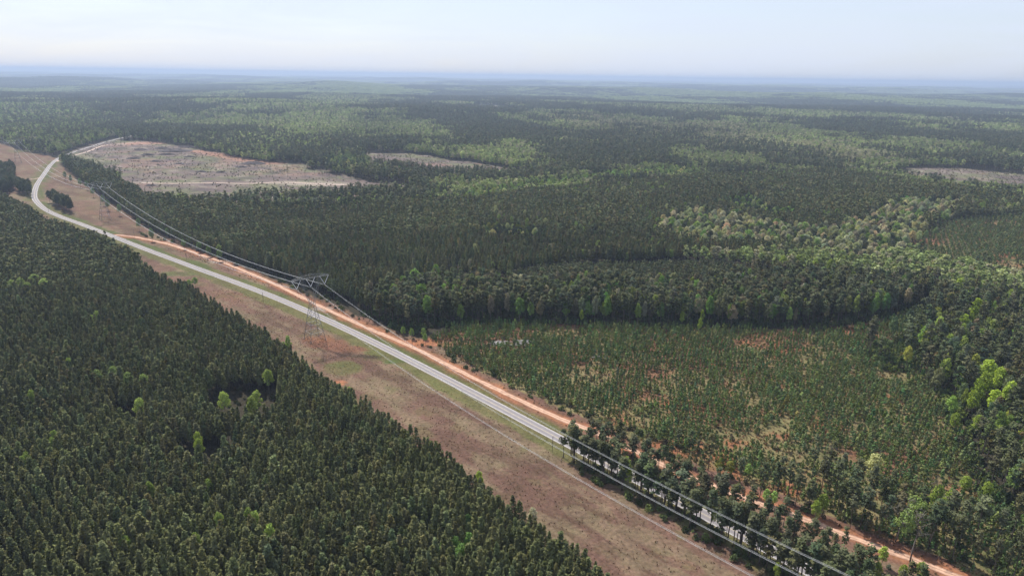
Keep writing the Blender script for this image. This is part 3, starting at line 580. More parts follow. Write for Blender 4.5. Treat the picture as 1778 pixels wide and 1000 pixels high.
x, y = rows(P_YOUNG, 4.2, 2.2, RB + 0.5, 0.26, 4); x, y = x + 5 * np.sin(y / 38.), y + 4 * np.sin(x / 45.); m_ = inside(P_YOUNG, x, y); x, y = x[m_], y[m_]
dens = fbm(x, y, 40, 44) * .6 + fbm(x, y, 14, 45) * .4
m = (rng.rand(len(x)) > np.clip((dens - 0.47) * 6, 0.10, 0.88)) & clear_of_lines(x, y, 9, 6.5) & ~inside(P_TALL, x, y)
for (px, py, rx, ry) in [(885, 597, 17, 9), (735, 597, 14, 7), (1030, 650, 16, 16), (1555, 655, 12, 8), (1300, 600, 14, 14)]:
    c = at(px, py); m &= (((x - c[0]) / rx) ** 2 + ((y - c[1]) / ry) ** 2 > 1) | (rng.rand(len(x)) < 0.25)
x, y, dens = x[m], y[m], dens[m]; n = len(x)
T_YOUNG = table(x, y, (0.95 - 0.75 * np.clip(dens - 0.35, 0, 0.5)) * rng.normal(1, 0.16, n), rng.normal(1, 0.15, n), tints(rng, n, YPINE, .2, .15) * (1.2 - 0.5 * dens)[:, None])
x, y = rows(P_YRIGHT, 5.6, 3.0, R(62), 0.35, 5); dens = fbm(x, y, 60, 46)
m = (rng.rand(len(x)) > np.clip((dens - 0.5) * 5, 0.08, 0.8)); x, y = x[m], y[m]; n = len(x)
T_YRIGHT = table(x, y, rng.normal(1.15, 0.15, n), rng.normal(1.1, 0.15, n), tints(rng, n, (0.11, 0.135, 0.055), .2, .12))

# natural stands of tall pines with broadleaves among them
def natural(P, sp, seed, p_broad, hmin, hmax, extra=None):
    r_ = np.random.RandomState(seed); x, y = rows(P, sp, sp, 0.3, sp * 0.38, seed)
    m = clear_of_lines(x, y, 8, 5)
    if extra is not None: m &= extra(x, y)
    x, y = x[m], y[m]; n = len(x); b = (r_.rand(n) < p_broad * np.clip(fbm(x, y, 50, seed) * 3.2 - 0.6, 0, 2)); s = r_.uniform(hmin, hmax, n)
    return (table(x[~b], y[~b], s[~b] / 25, r_.normal(1, .14, (~b).sum()), tints(r_, (~b).sum(), PINE2, .2, .12)), x[b], y[b], s[b] * 0.86 / 17)
T_TALL, bx_, by_, bs_ = natural(P_TALL, 4.7, 51, 0.24, 19, 27)
nb_ = len(bx_); T_BTALL = table(bx_, by_, bs_ * 1.08, rng.normal(.62, .1, nb_), np.where((rng.rand(nb_) < 0.55)[:, None], tints(rng, nb_, GREENL, .2, .15), tints(rng, nb_, GREYG, .2)))
T_RIGHT, bx_, by_, bs_ = natural(P_RIGHT, 5.5, 52, 0.48, 17, 28, lambda x, y: ~inside(P_YOUNG, x, y) | (rng.rand(len(x)) < .18))
nb_ = len(bx_); T_BRIGHT = table(bx_, by_, bs_ * .95, rng.normal(.68, .12, nb_), np.where((rng.rand(nb_) < .38)[:, None], tints(rng, nb_, (.25, .32, .075), .2, .12), tints(rng, nb_, (0.15, 0.17, 0.085), .3, .15)))
T_LW = []
for k, P in enumerate(P_LWOOD + [P_ISLE]):
    x, y = rows(P, 5.2, 5.2, .3, 1.6, 153 + k); n = len(x); T_LW.append(table(x, y, rng.uniform(.95, 1.4, n), rng.normal(.85, .1, n), tints(rng, n, (0.075, 0.088, 0.055), .2, .1)))

# creek and belt woods of pale broadleaves
def broad(P, sp, seed, cols, wts, smin, smax, keep=1.0):
    r_ = np.random.RandomState(seed); lo, hi = P.min(0) - 40, P.max(0) + 40; B4 = np.array([lo, (hi[0], lo[1]), hi, (lo[0], hi[1])]); x, y = rows(B4, sp, sp, 0.7, sp * 0.38, seed); xw, yw = x + (fbm(x, y, 60, 261) - .5) * 70, y + (fbm(x, y, 60, 262) - .5) * 70; m = inside(P, xw, yw) & (r_.rand(len(x)) < keep) & clear_of_lines(x, y, 10, 7)
    x, y = x[m], y[m]; n = len(x); k = r_.choice(len(cols), n, p=wts); c = np.array(cols)[k] * r_.lognormal(0, .17, (n, 1)); c[:, 0] *= r_.lognormal(0, .1, n)
    return table(x, y, r_.uniform(smin, smax, n), r_.normal(1, .12, n), c), k
T_CREEK, _ = broad(P_CREEK, 7.0, 61, [PALEG, CREAM, GREENL, GREYG, (.08, .095, .055)], [.30, .18, .15, .15, .22], 0.6, 1.1)
T_CREEK2, _ = broad(P_CREEK2, 7.5, 62, [GREENL, PALEG, (.05, .065, .035)], [.4, .2, .4], 0.5, 0.9)
T_CREEK3, _ = broad(P_CREEK3, 7.0, 63, [(.15, .19, .05), PALEG, (.045, .06, .03)], [.35, .15, .5], 0.5, 0.95)
T_BELT, _ = broad(P_BELT, 7.5, 64, [(.22, .31, .085), PALEG, (.08, .10, .05), (.16, .21, .075)], [.38, .17, .2, .25], 0.6, 1.0)
T_BELT2, _ = broad(P_BELT2, 7.5, 65, [(.17, .24, .08), PALEG, (.08, .10, .055), (.13, .18, .07)], [.3, .1, .35, .25], 0.55, 1.05)

# mixed woods from the mid distance to six kilometres, by rings
EXCL = [P_LEFT, P_MID, P_STRIP, P_TALL, P_RIGHT, P_YOUNG, P_YRIGHT, P_CREEK, P_CREEK2, P_CREEK3, P_BELT, P_BELT2, P_CLEAR, P_CLEAR2, P_CLEAR3, P_CLEAR4, P_CORR]
def ring(r0, r1, sp, seed, big):
    r_ = np.random.RandomState(seed); g = np.arange(-r1, r1, sp); X, Y = np.meshgrid(g, np.arange(0, r1, sp)); x, y = X.ravel(), Y.ravel()
    d = np.hypot(x, y); m = (d >= r0) & (d < r1) & (np.abs(np.degrees(np.arctan2(x, y))) < 43); x, y = x[m], y[m]
    x = x + r_.uniform(-.45, .45, len(x)) * sp; y = y + r_.uniform(-.45, .45, len(x)) * sp
    m = np.ones(len(x), bool)
    xr, yr = x + (fbm(x, y, 45, 175) - .5) * 60, y + (fbm(x, y, 45, 176) - .5) * 60
    for P in EXCL: m &= ~(inside(P, xr, yr) if any(P is c_ for c_ in (P_CLEAR, P_CLEAR2, P_CLEAR3, P_CLEAR4)) else inside(P, x, y))
    m &= clear_of_lines(x, y, 16, 6); x, y = x[m], y[m]; n = len(x)
    q_ = fbm(x + y * .25, y * .42, 520, 71, 3) * 0.52 + fbm(x, y * .5, 210, 72, 3) * 0.32 + fbm(x, y, 70, 73, 2) * 0.16; p = np.clip((q_ - 0.49) * 18 + 0.52, 0.06, 0.96); lum = 0.55 + 0.9 * fbm(x, y * .5, 240, 74, 3)
    xq, yq = x + (fbm(x, y, 160, 75) - .5) * 420, y + (fbm(x, y, 160, 76) - .5) * 420; hill, scr, band = inside(P_HILL, xq, yq), inside(P_SCRUB, xq, yq), inside(P_BAND, xq, yq)
    p = np.where(hill, np.clip(p + .4, .75, 0.95), p); p = np.where(scr, np.clip(p + 0.4, 0.5, 0.95), p); p = np.where(band, np.clip(p * .6 + 0.12, 0, .6), p)
    b = r_.rand(n) < p; s = r_.uniform(0.75, 1.1, n) * big
    cp = tints(r_, n, PINE2, .2, .1); k = r_.rand(n)
    cb = np.where((k < .6)[:, None], np.array((.20, .25, .095)), np.where((k < .85)[:, None], np.array((.27, .30, .14)), np.array((.30, .285, .19))))
    cb = np.where(scr[:, None] & (k > .3)[:, None], np.array((.29, .28, .175)), cb); cb = np.where(hill[:, None] & (k < .75)[:, None], np.array((.21, .27, .095)), cb)
    cb = cb * r_.lognormal(0, .22, (n, 1)) * lum[:, None]; cp = cp * (0.85 + .5 * (lum - .55) / .9)[:, None]; w = r_.normal(1.05, .12, n) * (big ** 0.3)
    return table(x[~b], y[~b], s[~b] * 0.8, w[~b] * 1.15, cp[~b]), table(x[b], y[b], s[b] * .95, w[b], cb[b])
PF1, BF1 = ring(700, 1700, 6.8, 81, 1.1)
PF2, BF2 = ring(1700, 3000, 8.6, 82, 1.2)
PF3, BF3 = ring(3000, 6200, 14.0, 83, 1.5)

# roadside strips of pines at the lower right (each side of the road, and behind the track)
def along(L, s0, s1, off0, off1, sp, seed):
    r_ = np.random.RandomState(seed); P = np.asarray(L); D = np.concatenate([[0], np.cumsum(np.hypot(*np.diff(P, axis=0).T))]); out = []
    T = np.gradient(P, axis=0); T /= np.linalg.norm(T, axis=1)[:, None]
    s = s0
    while s < s1:
        i = min(np.searchsorted(D, s), len(P) - 1); o = r_.uniform(off0, off1); p = P[i] + np.array([-T[i][1], T[i][0]]) * o + r_.normal(0, .8, 2); out.append(p); s += sp * r_.uniform(.5, 1.5)
    return np.array(out)
D_ROAD = np.concatenate([[0], np.cumsum(np.hypot(*np.diff(ROAD, axis=0).T))])
def s_of(px, py):
    q = np.array(at(px, py)); return D_ROAD[np.argmin(np.hypot(*(ROAD - q).T))]
s_end = s_of(1004, 790)
S1 = along(ROAD, 60, s_end, 5.8, 12.5, 1.1, 91)          # field side of the road
S2 = along(ROAD, 60, s_of(1012, 775), -6.0, -17.0, 1.5, 92)       # between road and track
D_TR = np.concatenate([[0], np.cumsum(np.hypot(*np.diff(TRACK, axis=0).T))])
def st_of(px, py):
    q = np.array(at(px, py)); return D_TR[np.argmin(np.hypot(*(TRACK - q).T))]
S3 = along(TRACK, st_of(1165, 815), D_TR[-1] - 20, 4.5, 14.0, 3.6, 93)      # beyond the track
S4 = along(TRACK, st_of(1370, 892), D_TR[-1] - 20, 8.0, 40.0, 2.6, 94)
def strip_table(S, smin, smax, seed, col=PINE2):
    r_ = np.random.RandomState(seed); S = S[in_view(S[:, 0], S[:, 1], 12)]; n = len(S)
    return table(S[:, 0], S[:, 1], r_.uniform(smin, smax, n), r_.normal(1.0, .14, n), tints(r_, n, col, .18, .1))
T_S1 = strip_table(S1, 0.72, 1.12, 191); T_S2 = strip_table(S2, 0.5, 0.85, 192)
# the first metres of the strip beyond the road end are lower
T_S3 = strip_table(S3, 0.55, 0.85, 193); T_S4 = strip_table(S4, 0.60, 1.0, 194)

# single trees seen in the photograph: (px, py of crown centre, height, crown width factor, colour, set)
SINGLE = []
def single(lst, hgt, col, wf, what):
    for p in lst: SINGLE.append((p[0], p[1], (p[2] if len(p) > 2 else hgt), wf, col, what))
BRIGHT = (0.30, 0.39, 0.055)
single([(1716, 638, 20), (1738, 652, 19), (1700, 672, 18), (1728, 690, 18), (1692, 690, 16), (1755, 676, 18), (1712, 660, 18)], 15, BRIGHT, .85, 'lime green broadleaf tree in the bright clump inside the right edge pine wood')
single([(1680, 515), (1690, 540), (1674, 556), (1668, 492), (1698, 528), (1684, 550)], 18, BRIGHT, .9, 'lime green broadleaf tree in the upright clump below the right hand young plantation')
single([(1660, 726), (1735, 748), (1700, 730)], 12, LIME, .9, 'yellow green broadleaf tree in the pine wood below the bright clump')
single([(1416, 456), (1386, 450), (1442, 458), (1492, 492), (1512, 496), (1535, 478), (1548, 485), (1482, 480), (1360, 452)], 17, LIME, .8, 'yellow green broadleaf tree standing out above the dark tall pine stand')
single([(700, 490), (720, 478), (757, 470), (770, 505), (742, 525), (790, 505), (684, 505), (730, 505)], 21, (0.115, 0.185, 0.045), .8, 'fresh green broadleaf tree at the road end of the tall pine stand')
single([(812, 488), (830, 490), (853, 495), (948, 490)], 20, (0.125, 0.16, 0.06), .75, 'olive green round topped tree in the tall pine stand')
single([(893, 485), (905, 488)], 19, CREAM, .8, 'cream blossoming tree in the middle of the tall pine stand')
single([(1110, 500), (1128, 512), (1220, 545), (1185, 548), (1216, 560), (1010, 545), (1050, 490), (1300, 525), (1135, 490)], 12, LIME, .6, 'slender yellow green tree in front of the tall pine stand')
single([(1086, 806, 13), (1092, 822, 9)], 12, BRIGHT, .85, 'bright lime green tree in the roadside pine strip')
single([(1240, 892), (1350, 985)], 9, LIME, .6, 'small lime green tree in the shade of the roadside strip')
single([(1520, 806, 18)], 18, (0.36, 0.36, 0.16), .95, 'pale cream flowering tree at the foot of the young plantation')
single([(1248, 806), (1268, 808)], 9, (0.20, 0.20, 0.05), .8, 'yellowish tree beside the clay track')
single([(1300, 812), (1332, 856), (1345, 860)], 8, GREENL, .9, 'green bushy tree beside the clay track')
single([(1430, 868), (1418, 880)], 11, LIME, .8, 'lime green tree at the edge of the clay track')
single([(1590, 878), (1600, 888), (1575, 900)], 16, (0.15, 0.20, 0.06), .8, 'yellow green tree between two leaning pines near the track')
single([(1632, 850), (1650, 862), (1620, 865), (1678, 836), (1716, 845)], 10, LIME, .9, 'lime green bush like tree in the lower right clearing')
single([(1535, 958), (1525, 985), (1600, 985), (1570, 990)], 9, LIME, .8, 'lime green sapling at the near end of the clay track')
single([(500, 592), (492, 602)], 13, (0.14, 0.22, 0.05), .6, 'light green tree on the plantation edge below the pylon')
single([(607, 678), (610, 690)], 9, (0.20, 0.27, 0.06), .7, 'light green sapling on the plantation edge by the red clay gap')
single([(832, 826), (834, 835)], 10, LIME, .6, 'light green sapling on the plantation edge beside the brown field')
single([(925, 890)], 9, CREAM, .8, 'pale cream sapling on the plantation edge beside the brown field')
single([(328, 490), (338, 486)], 9, (0.13, 0.19, 0.05), 1, 'light green tree on the plantation edge by the green verge')
single([(36, 492), (60, 485), (48, 500), (75, 494), (20, 496)], 17, (0.17, 0.22, 0.065), 1.0, 'pale green broadleaf tree in the clump inside the left plantation')
single([(208, 650), (222, 658), (196, 648), (170, 655), (250, 662)], 16, (0.125, 0.165, 0.055), .8, 'pale green broadleaf tree scattered inside the left plantation')
single([(445, 690), (436, 700), (388, 692), (242, 704), (465, 652)], 15, (0.19, 0.24, 0.06), .75, 'light green broadleaf tree on the rim of the dark gap in the plantation')
single([(343, 762), (345, 772)], 13, LIME, .6, 'lime green tree on the rim of the lower dark gap')
single([(430, 898), (444, 902), (468, 925), (46, 800), (40, 805), (95, 760), (92, 772), (55, 690), (160, 556), (168, 550), (120, 632), (340, 940), (218, 945), (260, 850), (364, 846), (380, 905)], 15, (0.15, 0.20, 0.05), .6, 'light green broadleaf tree poking through the near plantation')
single([(770, 955), (790, 945), (815, 938), (800, 960)], 13, (0.10, 0.17, 0.045), .8, 'fresh green broadleaf tree near the bottom edge of the plantation')
single([(812, 905)], 13, (0.09, 0.15, 0.05), .5, 'narrow green tree in the plantation above the bottom edge')
single([(346, 397), (358, 394), (338, 402), (290, 400), (318, 420), (330, 412), (345, 425), (362, 432), (380, 440)], 11, (0.10, 0.15, 0.05), .9, 'green broadleaf tree on the plantation edge beside the clay track')
single([(112, 302), (122, 308), (138, 314), (150, 318), (160, 330), (178, 344), (186, 352), (206, 360), (240, 385), (262, 402)], 15, (0.095, 0.14, 0.06), .7, 'pale green broadleaf tree on the plantation edge under the power line')
single([(700, 572), (715, 575), (738, 584), (735, 575)], 8, (0.13, 0.19, 0.05), .9, 'light green bush at the corner of the young plantation')
single([(1608, 405), (1625, 400)], 12, (0.12, 0.17, 0.07), .9, 'round green tree at the edge of the right hand young plantation')
bx, by, bs, bw, bc, bl = [], [], [], [], [], []
r_s = np.random.RandomState(77)
for (px, py, h, wf, col, what) in SINGLE:
    h = h * 1.12; p = at(px, py, h * 0.66); bx.append(p[0]); by.append(p[1]); bs.append(h / 17.0); bw.append(wf * r_s.uniform(.9, 1.15)); bc.append(np.array(col) * (1.08 if max(col) > .3 else 1.6) * r_s.lognormal(0, .12)); bl.append(what)
T_SINGLE = table(np.array(bx), np.array(by), np.array(bs), np.array(bw), np.array(bc))

def open_view(T, reach=16.0, half=3.6, p=0.9):
    # the listed broadleaves were picked because they stand free on the side the drone saw: thin the pines there
    keep = np.ones(len(T['x']), bool); r_ = np.random.RandomState(3)
    for i in range(len(T_SINGLE['x'])):
        x0, y0 = T_SINGLE['x'][i], T_SINGLE['y'][i]; d = math.hypot(x0, y0); ux, uy = -x0 / d, -y0 / d; hh = T_SINGLE['s'][i] * T_SINGLE['w'][i]
        dx, dy = T['x'] - x0, T['y'] - y0; a = dx * ux + dy * uy; b = np.abs(dx * uy - dy * ux)
        keep &= ~((a > -2.5) & (a < reach) & (b < half * max(.6, hh)) & (r_.rand(len(keep)) < p))
    return take(T, keep)
T_LEFT = open_view(T_LEFT, 7, 2.6); T_MID = open_view(T_MID, 8, 3); T_TALL = open_view(T_TALL); T_RIGHT = open_view(T_RIGHT, 20, 4.5); T_BRIGHT = open_view(T_BRIGHT, 20, 4.5); T_BTALL = open_view(T_BTALL)
T_S1 = open_view(T_S1, 5, 2.5); T_S2 = open_view(T_S2, 8, 3); T_S3 = open_view(T_S3, 12, 3.5); T_S4 = open_view(T_S4, 14, 4)

# ------------------------------------------------------------------ single trees as objects
def place_tree(kind, name, T, i, label, cat, group, rz, k):
    tr, cr = split_mesh(kind, k)
    e = bpy.data.objects.new(name, None); e.empty_display_size = 0.5; COL.objects.link(e)
    e.location = (T['x'][i], T['y'][i], T['z'][i]); e.rotation_euler = (0, 0, rz); s = T['s'][i]; e.scale = (s * T['w'][i], s * T['w'][i], s)
    tag(e, label, cat, group)
    a = bpy.data.objects.new('trunk', tr); b = bpy.data.objects.new('crown', cr)
    for o in (a, b): COL.objects.link(o); o.parent = e; o['tint'] = [float(v) for v in T['c'][i]]
    return e
def individuals(kind, name, T, label, cat, group, limit, seed=1):
    """the ones that show largest become objects; returns the rest"""
    n = len(T['x'])
    if n == 0 or limit <= 0: return T
    hgt = {'planted_pine': 17, 'roadside_pine': 18, 'tall_pine': 25, 'broadleaf': 17, 'young_pine': 5.6, 'snag': 17, 'bush': 2.2}[kind]
    vis = in_frame(T['x'], T['y'], T['z'] + T['s'] * hgt * 0.8); d = np.hypot(T['x'], T['y']) / T['s']; d = np.where(vis, d, 1e9)
    o = np.argsort(d)[:min(limit, int(vis.sum()))]; r_ = random.Random(seed)
    for i in o:
        lb = label[i] if isinstance(label, list) else label
        place_tree(kind, name, T, i, lb, cat, group if group else lb, r_.uniform(0, 6.28), r_.randrange(PROTO[kind]['n']))
    m = np.ones(n, bool); m[o] = False; return take(T, m)

rest = individuals('planted_pine', 'planted_pine', T_LEFT, 'dark green planted pine in the nearest rows of the lower left plantation', 'pine tree', 'nearest pines of the lower left plantation', 300)
near = np.hypot(rest['x'], rest['y']) < 650
scatter('pine_plantation', 'planted_pine', take(rest, near), 'dense dark green pine plantation filling the lower left')
scatter('pine_plantation', 'planted_pine_far', take(rest, ~near), 'far edge of the dark pine plantation below the road bend')
near = np.hypot(T_MID['x'], T_MID['y']) < 750
scatter('pine_plantation', 'planted_pine', take(T_MID, near), 'dark pine plantation right of the power line track')
scatter('pine_plantation', 'planted_pine_far', take(T_MID, ~near), 'wide dark pine plantation across the middle of the picture')
scatter('pine_plantation', 'planted_pine_far', T_STRIP, 'low strip of younger pines behind the tall pine stand')
rest = individuals('young_pine', 'young_pine', T_YOUNG, 'small young pine in the near rows of the young plantation beside the clay track', 'young pine', 'nearest pines of the young plantation', 300)
scatter('young_plantation', 'young_pine', rest, 'young pine plantation with clay patches right of the clay track')
scatter('young_plantation', 'young_pine', T_YRIGHT, 'young pine plantation in rows at the right edge of the picture')
T_S1 = individuals('roadside_pine', 'roadside_pine', T_S1, 'roadside pine with bare trunk in the strip between road and brown field', 'pine tree', 'pines of the strip between road and brown field', 160)
T_S2 = individuals('roadside_pine', 'roadside_pine', T_S2, 'roadside pine in the strip between the road and the clay track', 'pine tree', 'pines of the strip between road and clay track', 140)
T_S3 = individuals('tall_pine', 'tall_pine', T_S3, 'tall pine in the line along the far side of the clay track', 'pine tree', 'pines along the far side of the clay track', 45)
T_S4 = individuals('tall_pine', 'tall_pine', T_S4, 'tall pine of the open grove behind the clay track at lower right', 'pine tree', 'pines of the open grove behind the clay track', 60)
T_RIGHT = individuals('tall_pine', 'tall_pine', T_RIGHT, 'tall dark pine in the wood along the right edge of the picture', 'pine tree', 'nearest tall pines of the right edge wood', 80)
T_TALL = individuals('tall_pine', 'tall_pine', T_TALL, 'tall dark pine at the front of the stand behind the young plantation', 'pine tree', 'front pines of the stand behind the young plantation', 80)
scatter('pine_wood', 'tall_pine', T_TALL, 'tall dark pine stand behind the young plantation')
scatter('pine_wood', 'roadside_pine', join(T_S1, T_S2), 'continuation of the roadside pine strips towards the lower picture edge')
scatter('pine_wood', 'tall_pine', join(T_RIGHT, T_S3, T_S4), 'tall dark pine wood along the right edge of the picture')
for T, lb in zip(T_LW, ('dark evergreen tree of the wood block at the left picture edge inside the road bend', 'dark evergreen tree in the narrow clump left of the road bend', 'dark evergreen tree in the isolated clump inside the road bend')):
    rest = individuals('broadleaf', 'evergreen_tree', T, lb, 'tree', lb, 60); scatter('evergreen_wood', 'broadleaf', rest, lb + ', mass behind')
individuals('broadleaf', 'broadleaf_tree', T_SINGLE, bl, 'broadleaf tree', None, 300)
rest = individuals('broadleaf', 'broadleaf_tree', T_BRIGHT, 'green broadleaf tree among the pines of the right edge wood', 'broadleaf tree', 'broadleaf trees of the right edge wood', 110)
scatter('broadleaf_wood', 'broadleaf', rest, 'dull green broadleaf trees in the right edge wood')
rest = individuals('broadleaf', 'broadleaf_tree', T_BTALL, 'green broadleaf tree among the pines of the tall stand', 'broadleaf tree', 'broadleaf trees of the tall stand', 60)
scatter('broadleaf_wood', 'broadleaf', rest, 'green broadleaf trees within the tall pine stand')
for T, lb in ((T_CREEK, 'pale cream and green broadleaf wood along the creek at right'), (T_CREEK2, 'green broadleaf trees in a notch of the middle plantation'), (T_CREEK3, 'yellow green broadleaf trees in the middle of the plantation'),
              (T_BELT, 'light green broadleaf belt behind the middle plantation'), (T_BELT2, 'green broadleaf belt between the two clearcuts')):
    scatter('broadleaf_wood', 'broadleaf_far' if T is T_BELT or T is T_BELT2 else 'broadleaf', T, lb)
scatter('broadleaf_wood', 'broadleaf', T_STRAY, 'single pale broadleaf trees sprinkled through the middle plantation')
scatter('distant_forest', 'tall_pine_far', join(PF1, PF2, PF3), 'dark pines of the distant forest')
scatter('distant_forest', 'broadleaf_far', join(BF1, BF2, BF3), 'light green broadleaf trees of the distant forest')

# forest beyond six kilometres, whole patches of crowns at a time
def patches(r0, r1, sp, seed, k):
    r_ = np.random.RandomState(seed); X, Y = np.meshgrid(np.arange(-r1, r1, sp), np.arange(0, r1, sp)); x, y = X.ravel(), Y.ravel(); d = np.hypot(x, y)
    m = (d >= r0) & (d < r1) & (np.abs(np.degrees(np.arctan2(x, y))) < 43); x, y = x[m], y[m]; x = x + r_.uniform(-.4, .4, len(x)) * sp; y = y + r_.uniform(-.4, .4, len(x)) * sp; n = len(x)
    p = fbm(x + y * .2, y * .33, 1000, 71, 3) * .7 + fbm(x, y * .4, 350, 72, 3) * .3; b = p + r_.normal(0, .05, n) > .5
    c = np.where(b[:, None], np.array((.22, .27, .12)), np.array((.075, .088, .05))) * r_.lognormal(0, .15, (n, 1))
    return table(x, y, np.full(n, 1.15), np.full(n, k) / 1.15, c)
scatter('distant_forest', 'forest_patch', join(patches(6200, 12000, 62, 85, 1.05), patches(12000, 24000, 150, 86, 2.5), patches(24000, 45000, 420, 87, 7.0)), 'far blue forest reaching to the horizon')

# ------------------------------------------------------------------ undergrowth, grass, clearcut regrowth
def scatter_in(P, n, seed, kind, name, label, smin, smax, cols, wts, cond=None, w=1.0):
    r_ = np.random.RandomState(seed); lo, hi = P.min(0), P.max(0); x = r_.uniform(lo[0], hi[0], n); y = r_.uniform(lo[1], hi[1], n); m = inside(P, x, y) & in_view(x, y)
    if cond is not None: m &= cond(x, y, r_)
    x, y = x[m], y[m]; k = len(x)
    if k == 0: return
    c = np.array(cols)[r_.choice(len(cols), k, p=wts)] * r_.lognormal(0, .2, (k, 1))
    T = table(x, y, r_.uniform(smin, smax, k), np.full(k, w), c); scatter(name, kind, T, label); return T
tuft_cols = [(.21, .128, .098), (.25, .185, .125), (.15, .092, .07), (.12, .115, .055)]
def field_cond(x, y, r_):
    d = dist_line(ROAD_C, x, y); return (d > 11) & (np.hypot(x, y) < 620) & ~inside(P_LEFT, x, y) & (r_.rand(len(x)) < np.clip(fbm(x, y, 9, 15) * 2.6 - 0.6, 0.05, 1))
scatter_in(P_CORR, 800000, 15, 'tuft', 'grass', 'brown tussock grass of the field beside the road', .35, .75, tuft_cols, [.38, .34, .2, .08], field_cond)
def verge_cond(x, y, r_):
    d = dist_line(ROAD_C, x, y); t = np.abs(dist_line(TRACK_C, x, y)); return (d < -12) & (t > 3.2) & (t < 13) & (np.hypot(x, y) < 800) & ~inside(P_MID, x, y)
scatter_in(P_CORR, 200000, 16, 'tuft', 'grass', 'rusty weeds along both sides of the clay track', .5, 1.3, [(.14, .085, .056), (.09, .08, .035), (.17, .12, .08)], [.4, .3, .3], verge_cond)
edge = np.concatenate([TRACK + np.random.RandomState(5).normal(0, .1, TRACK.shape)])
def bush_cond(x, y, r_):
    t = dist_line(TRACK_C, x, y); d = dist_line(ROAD_C, x, y); return (t > 6) & (t < 13) & (d < 0) & (r_.rand(len(x)) < .8) & (np.hypot(x, y) < 700)
P_EDGE = np.concatenate([TRACK[::4] + np.array([2, 2]), (TRACK[::4] + np.array([16, 14]))[::-1]])
scatter_in(P_EDGE, 5200, 17, 'bush', 'shrubbery', 'dark green shrubs along the far edge of the clay track', .6, 1.6, [(.06, .08, .03), (.09, .11, .045), (.075, .065, .04)], [.5, .3, .2], lambda x, y, r_: (np.abs(dist_line(TRACK_C, x, y)) > 5))
P_RSTRIP = np.concatenate([ROAD[6:60] + np.array([-12.5, -11.5]), (ROAD[6:60] + np.array([14, 13]))[::-1]])
scatter_in(P_RSTRIP, 5200, 27, 'bush', 'shrubbery', 'dark undergrowth at the foot of the roadside pine strips', .5, 1.5, [(.06, .08, .03), (.11, .14, .045), (.10, .08, .05)], [.5, .2, .3], lambda x, y, r_: (np.abs(dist_line(ROAD_C, x, y)) > 5.5) & (np.abs(dist_line(TRACK_C, x, y)) > 4) & (x > at(1000, 790)[0]))
scatter_in(P_YOUNG, 9000, 18, 'bush', 'shrubbery', 'low green and brown shrubs between the young pines', .3, .75, [(.075, .10, .035), (.14, .12, .06), (.10, .085, .05)], [.45, .3, .25], lambda x, y, r_: clear_of_lines(x, y, 9, 5))
scatter_in(P_YOUNG, 60000, 28, 'tuft', 'grass', 'straw coloured grass between the young pines', .6, 1.3, [(.20, .15, .085), (.15, .15, .06), (.26, .14, .085)], [.35, .35, .3], lambda x, y, r_: (r_.rand(len(x)) < fbm(x, y, 25, 29)) & clear_of_lines(x, y, 9, 5))
scatter_in(P_YRIGHT, 9000, 19, 'bush', 'shrubbery', 'low pale shrubs between the rows of the right hand plantation', .3, .8, [(.09, .11, .045), (.18, .15, .09), (.13, .11, .07)], [.4, .3, .3])
def cc(x, y, r_): return r_.rand(len(x)) < np.clip(fbm(x, y * 1.5, 55, 36) * 2.4 - .6, 0.05, 1)
scatter_in(P_CLEAR, 9000, 20, 'bush', 'shrubbery', 'low olive and grey brush covering the big clearcut', .35, 1.0, [(.13, .135, .07), (.15, .12, .10), (.09, .075, .07)], [.45, .3, .25], cc)
scatter_in(P_CLEAR2, 2500, 21, 'bush', 'shrubbery', 'low grey brush covering the small clearcut', .4, 1.0, [(.13, .13, .07), (.16, .13, .11)], [.4, .6], cc)
scatter_in(P_CLEAR3, 2500, 22, 'bush', 'shrubbery', 'low grey brush on the clearcut at the right picture edge', .4, 1.0, [(.13, .13, .07), (.16, .13, .11)], [.4, .6], cc)
scatter_in(P_LEFT, 26000, 23, 'bush', 'undergrowth', 'green undergrowth on the floor of the left plantation', .5, 1.1, [(.05, .06, .025), (.07, .07, .035)], [.6, .4], lambda x, y, r_: (np.hypot(x, y) < 560))
scatter_in(P_TALL, 9000, 24, 'bush', 'undergrowth', 'green undergrowth below the tall pine stand', .8, 2.2, [(.05, .075, .03), (.09, .11, .04), (.06, .055, .035)], [.5, .25, .25])
scatter_in(P_RIGHT, 9000, 25, 'bush', 'undergrowth', 'green undergrowth below the right edge wood', .8, 2.4, [(.055, .08, .03), (.11, .14, .04), (.06, .055, .035)], [.5, .25, .25])
